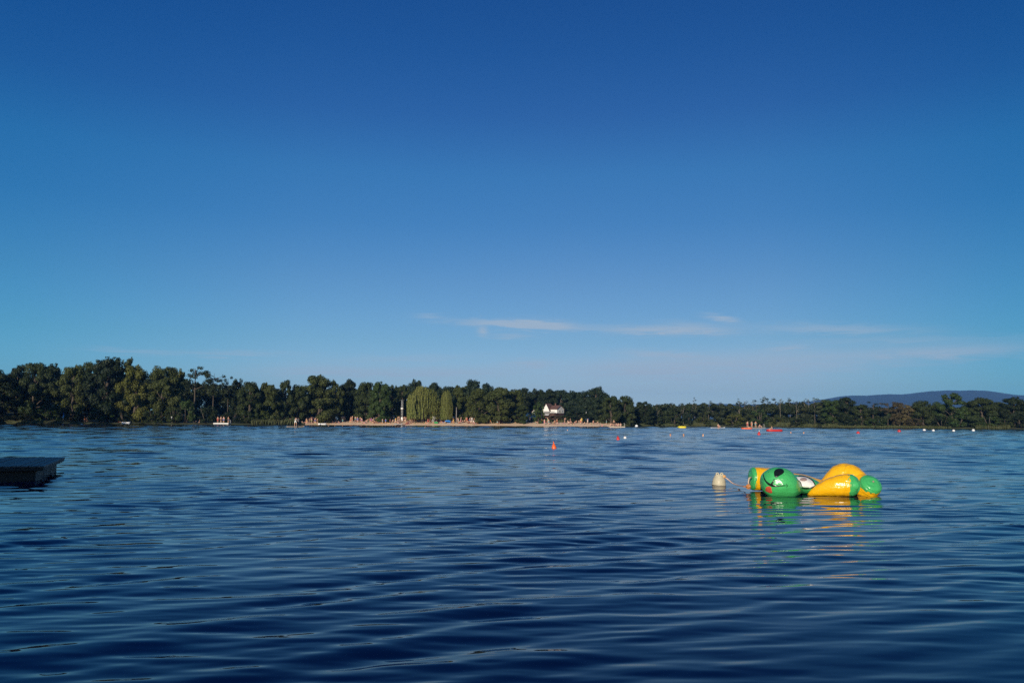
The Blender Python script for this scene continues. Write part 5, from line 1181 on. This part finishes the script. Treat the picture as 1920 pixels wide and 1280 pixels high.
# printed markings laid on the skin
bpy.context.view_layer.update()
def bvh_of(o): return BVHTree.FromPolygons([v.co + itoy_loc for v in o.data.vertices], [list(p.vertices) for p in o.data.polygons])
def lay(tree, px, py, lift):
    d = px_dir(px, py); h = tree.ray_cast(cam_pos, d)
    if h[0] is None: 
        h = tree.find_nearest(cam_pos + d * 13.6)
    n = h[1] if h[1].dot(d) < 0 else -h[1]
    return h[0] + n * lift - itoy_loc
def patch(name, tree, poly, mat, parent, lift=.004, rings=7, n=48):
    a = np.array(poly, float); q = cat(np.vstack([a, a[:1]]), 8)[:-1]; c = q.mean(0); vs = [lay(tree, *c, lift)]; k = len(q); fs = []
    for r_ in range(1, rings + 1):
        for p_ in q: vs.append(lay(tree, *(c + (p_ - c) * r_ / rings), lift if r_ < rings else lift * .4))
    for j in range(k): fs.append([0, 1 + j, 1 + (j + 1) % k])
    for r_ in range(rings - 1):
        for j in range(k): j2 = (j + 1) % k; fs.append([1 + r_ * k + j, 1 + (r_ + 1) * k + j, 1 + (r_ + 1) * k + j2, 1 + r_ * k + j2])
    return MB().add(vs, fs, 0, True).build(name, mat, parent)
def stroke(m_, tree, line, w, lift=.006, n=8):
    q = cat(line, n); ws = np.interp(np.linspace(0, 1, len(q)), np.linspace(0, 1, len(w)), w); vs = []; fs = []
    for i, p_ in enumerate(q):
        t = q[min(i + 1, len(q) - 1)] - q[max(i - 1, 0)]; t = t / (np.linalg.norm(t) + 1e-9); nn = np.array([-t[1], t[0]])
        for k in (-1, -.4, .4, 1): vs.append(lay(tree, *(p_ + nn * ws[i] * k / 2), lift if abs(k) < 1 else lift * .4))
    for i in range(len(q) - 1):
        for j in range(3): a = i * 4 + j; fs.append([a, a + 4, a + 5, a + 1])
    m_.add(vs, fs, 0, True)
ht, tt = bvh_of(head), bvh_of(torso)
patch('nose', ht, [(1451.2, 884), (1454, 880.2), (1459.4, 878.2), (1466.4, 878.8), (1470.2, 883), (1468, 887.8), (1461.7, 891.3), (1456.3, 894.6), (1452.6, 893.2), (1451.2, 888.6)], M['vblack'], head)
mo = MB(); stroke(mo, ht, [(1431.6, 888.6), (1432.8, 895.6), (1436.7, 902.5), (1442.2, 907.2), (1448.4, 909.7), (1456.3, 910.9), (1464, 910.2), (1472.7, 909.7)], [1.6, 2.2, 2.8, 4.2, 4.4, 2.4, 2.0, 1.4])
stroke(mo, ht, [(1452, 897.6), (1450, 901.9), (1446.9, 907)], [1.6, 2.0, 4.0], .007); stroke(mo, ht, [(1474.2, 906.6), (1475.8, 909.7), (1475, 913.2)], [.9, 1.5, .9]); mo.build('mouth', M['vblack'], head)
patch('tongue', ht, [(1435.2, 916.7), (1436.7, 912.8), (1442.2, 911.2), (1446, 913.4), (1446.9, 919), (1448, 922), (1446, 924), (1440.6, 922.5), (1435.6, 919.8)], M['vred'], head)
dots = MB()
for x_, y_ in ((1469.5, 891), (1473.8, 894.8), (1475.8, 897.9), (1441.4, 884.3), (1439, 881.5), (1472, 888)): stroke(dots, ht, [(x_ - .5, y_), (x_, y_), (x_ + .5, y_)], [.5, 1.0, .5])
dots.build('freckles', M['vblack'], head)
patch('belly_patch', tt, [(1488.3, 895), (1497.7, 893.4), (1509.4, 894), (1517, 897), (1524, 902.7), (1527.6, 908.6), (1520, 912.8), (1504.6, 912), (1501.2, 905), (1495, 899.2)], M['vwhite'], torso)
ol = MB(); stroke(ol, tt, [(1491.5, 896.6), (1495.5, 899.8), (1500, 904), (1503, 911), (1504, 914), (1512, 915.2), (1521, 914), (1530, 910.2), (1536, 905.6)], [2.2, 2.8, 3.0, 2.6, 2.8, 3.0, 2.8, 3.0, 2.0], .008)
stroke(ol, tt, [(1497, 892.2), (1505, 892.2), (1515, 895), (1523.4, 900.8), (1528.4, 908.8)], [2.0, 1.9, 1.8, 1.9, 2.2], .008); ol.build('belly_outline', M['vblack'], torso)
patch('belly_dot', tt, [(1506.5 + 6.8 * math.cos(a), 898.8 + 3.3 * math.sin(a)) for a in np.linspace(0, 2 * math.pi, 12, endpoint=False)], M['vtaupe'], torso, .009, 4)
# valve on the far sole, grab loop on the paw
pv = at(1637, 902.5, 13.60) - itoy_loc; MB().tube([pv + Vector((0, .03, 0)), pv + Vector((0, -.02, .004))], .014, 10).build('valve', M['vtaupe'], itoy)
gl = MB(); gl.tube([at(1409, 894, 14.14) - itoy_loc, at(1404.5, 896, 14.1) - itoy_loc, at(1403, 904, 14.08) - itoy_loc, at(1405.5, 911, 14.12) - itoy_loc], .011, 7); gl.build('grab_loop', plain('pale_rope', (.55, .42, .33), .85, .3, 60), itoy)
# mooring rope from buoy to paw
q = cat([(1356, 892.5, Yb - .05), (1364, 897.5, Yb - .06), (1374, 905.5, Yb - .2), (1384, 909.3, Yb - .5), (1394, 911, Yb - .9), (1402, 911.8, 14.15), (1405.5, 911, 14.02)], 8)
mr = MB(); mr.tube([at(*p_) for p_ in q], .011, 7)
ro = mr.build('mooring_rope', plain('faded_rope', (.60, .40, .30), .85, .3, 60)); tag(ro, 'faded orange rope between the cream buoy and the inflatable bear', 'rope')
kn = at(1403.2, 912, 14.05); k_ = MB(); k_.lathe([(.004, -.03), (.03, -.02), (.038, 0), (.028, .022), (.004, .03)], 12); k_.tube(torus_pts((0, 0, 0), .035), .012, 6, caps=False); k_.tube([(-.03, -.02, 0), (-.10, -.05, .004)], .009, 5)
kn_o = k_.build('knot', plain('rust_rope', (.45, .18, .05), .85, .3, 60), ro, kn)

# ------------------------------------------------------------------ the air between here and the hills
hz = MB(); hz.box(700, 3050, 118, 9000, 6500, 244)
mt = bpy.data.materials.new('evening_air'); mt.use_nodes = True; nt = mt.node_tree; nt.nodes.clear()
pv_ = nt.nodes.new('ShaderNodeVolumePrincipled'); pv_.inputs['Color'].default_value = (.16, .45, 1.0, 1); pv_.inputs['Density'].default_value = .0001; pv_.inputs['Anisotropy'].default_value = 0.0
on = nt.nodes.new('ShaderNodeOutputMaterial'); nt.links.new(pv_.outputs[0], on.inputs['Volume'])
tag(hz.build('haze', mt), 'thin blue evening haze over the lake and hills', None, None, 'stuff')
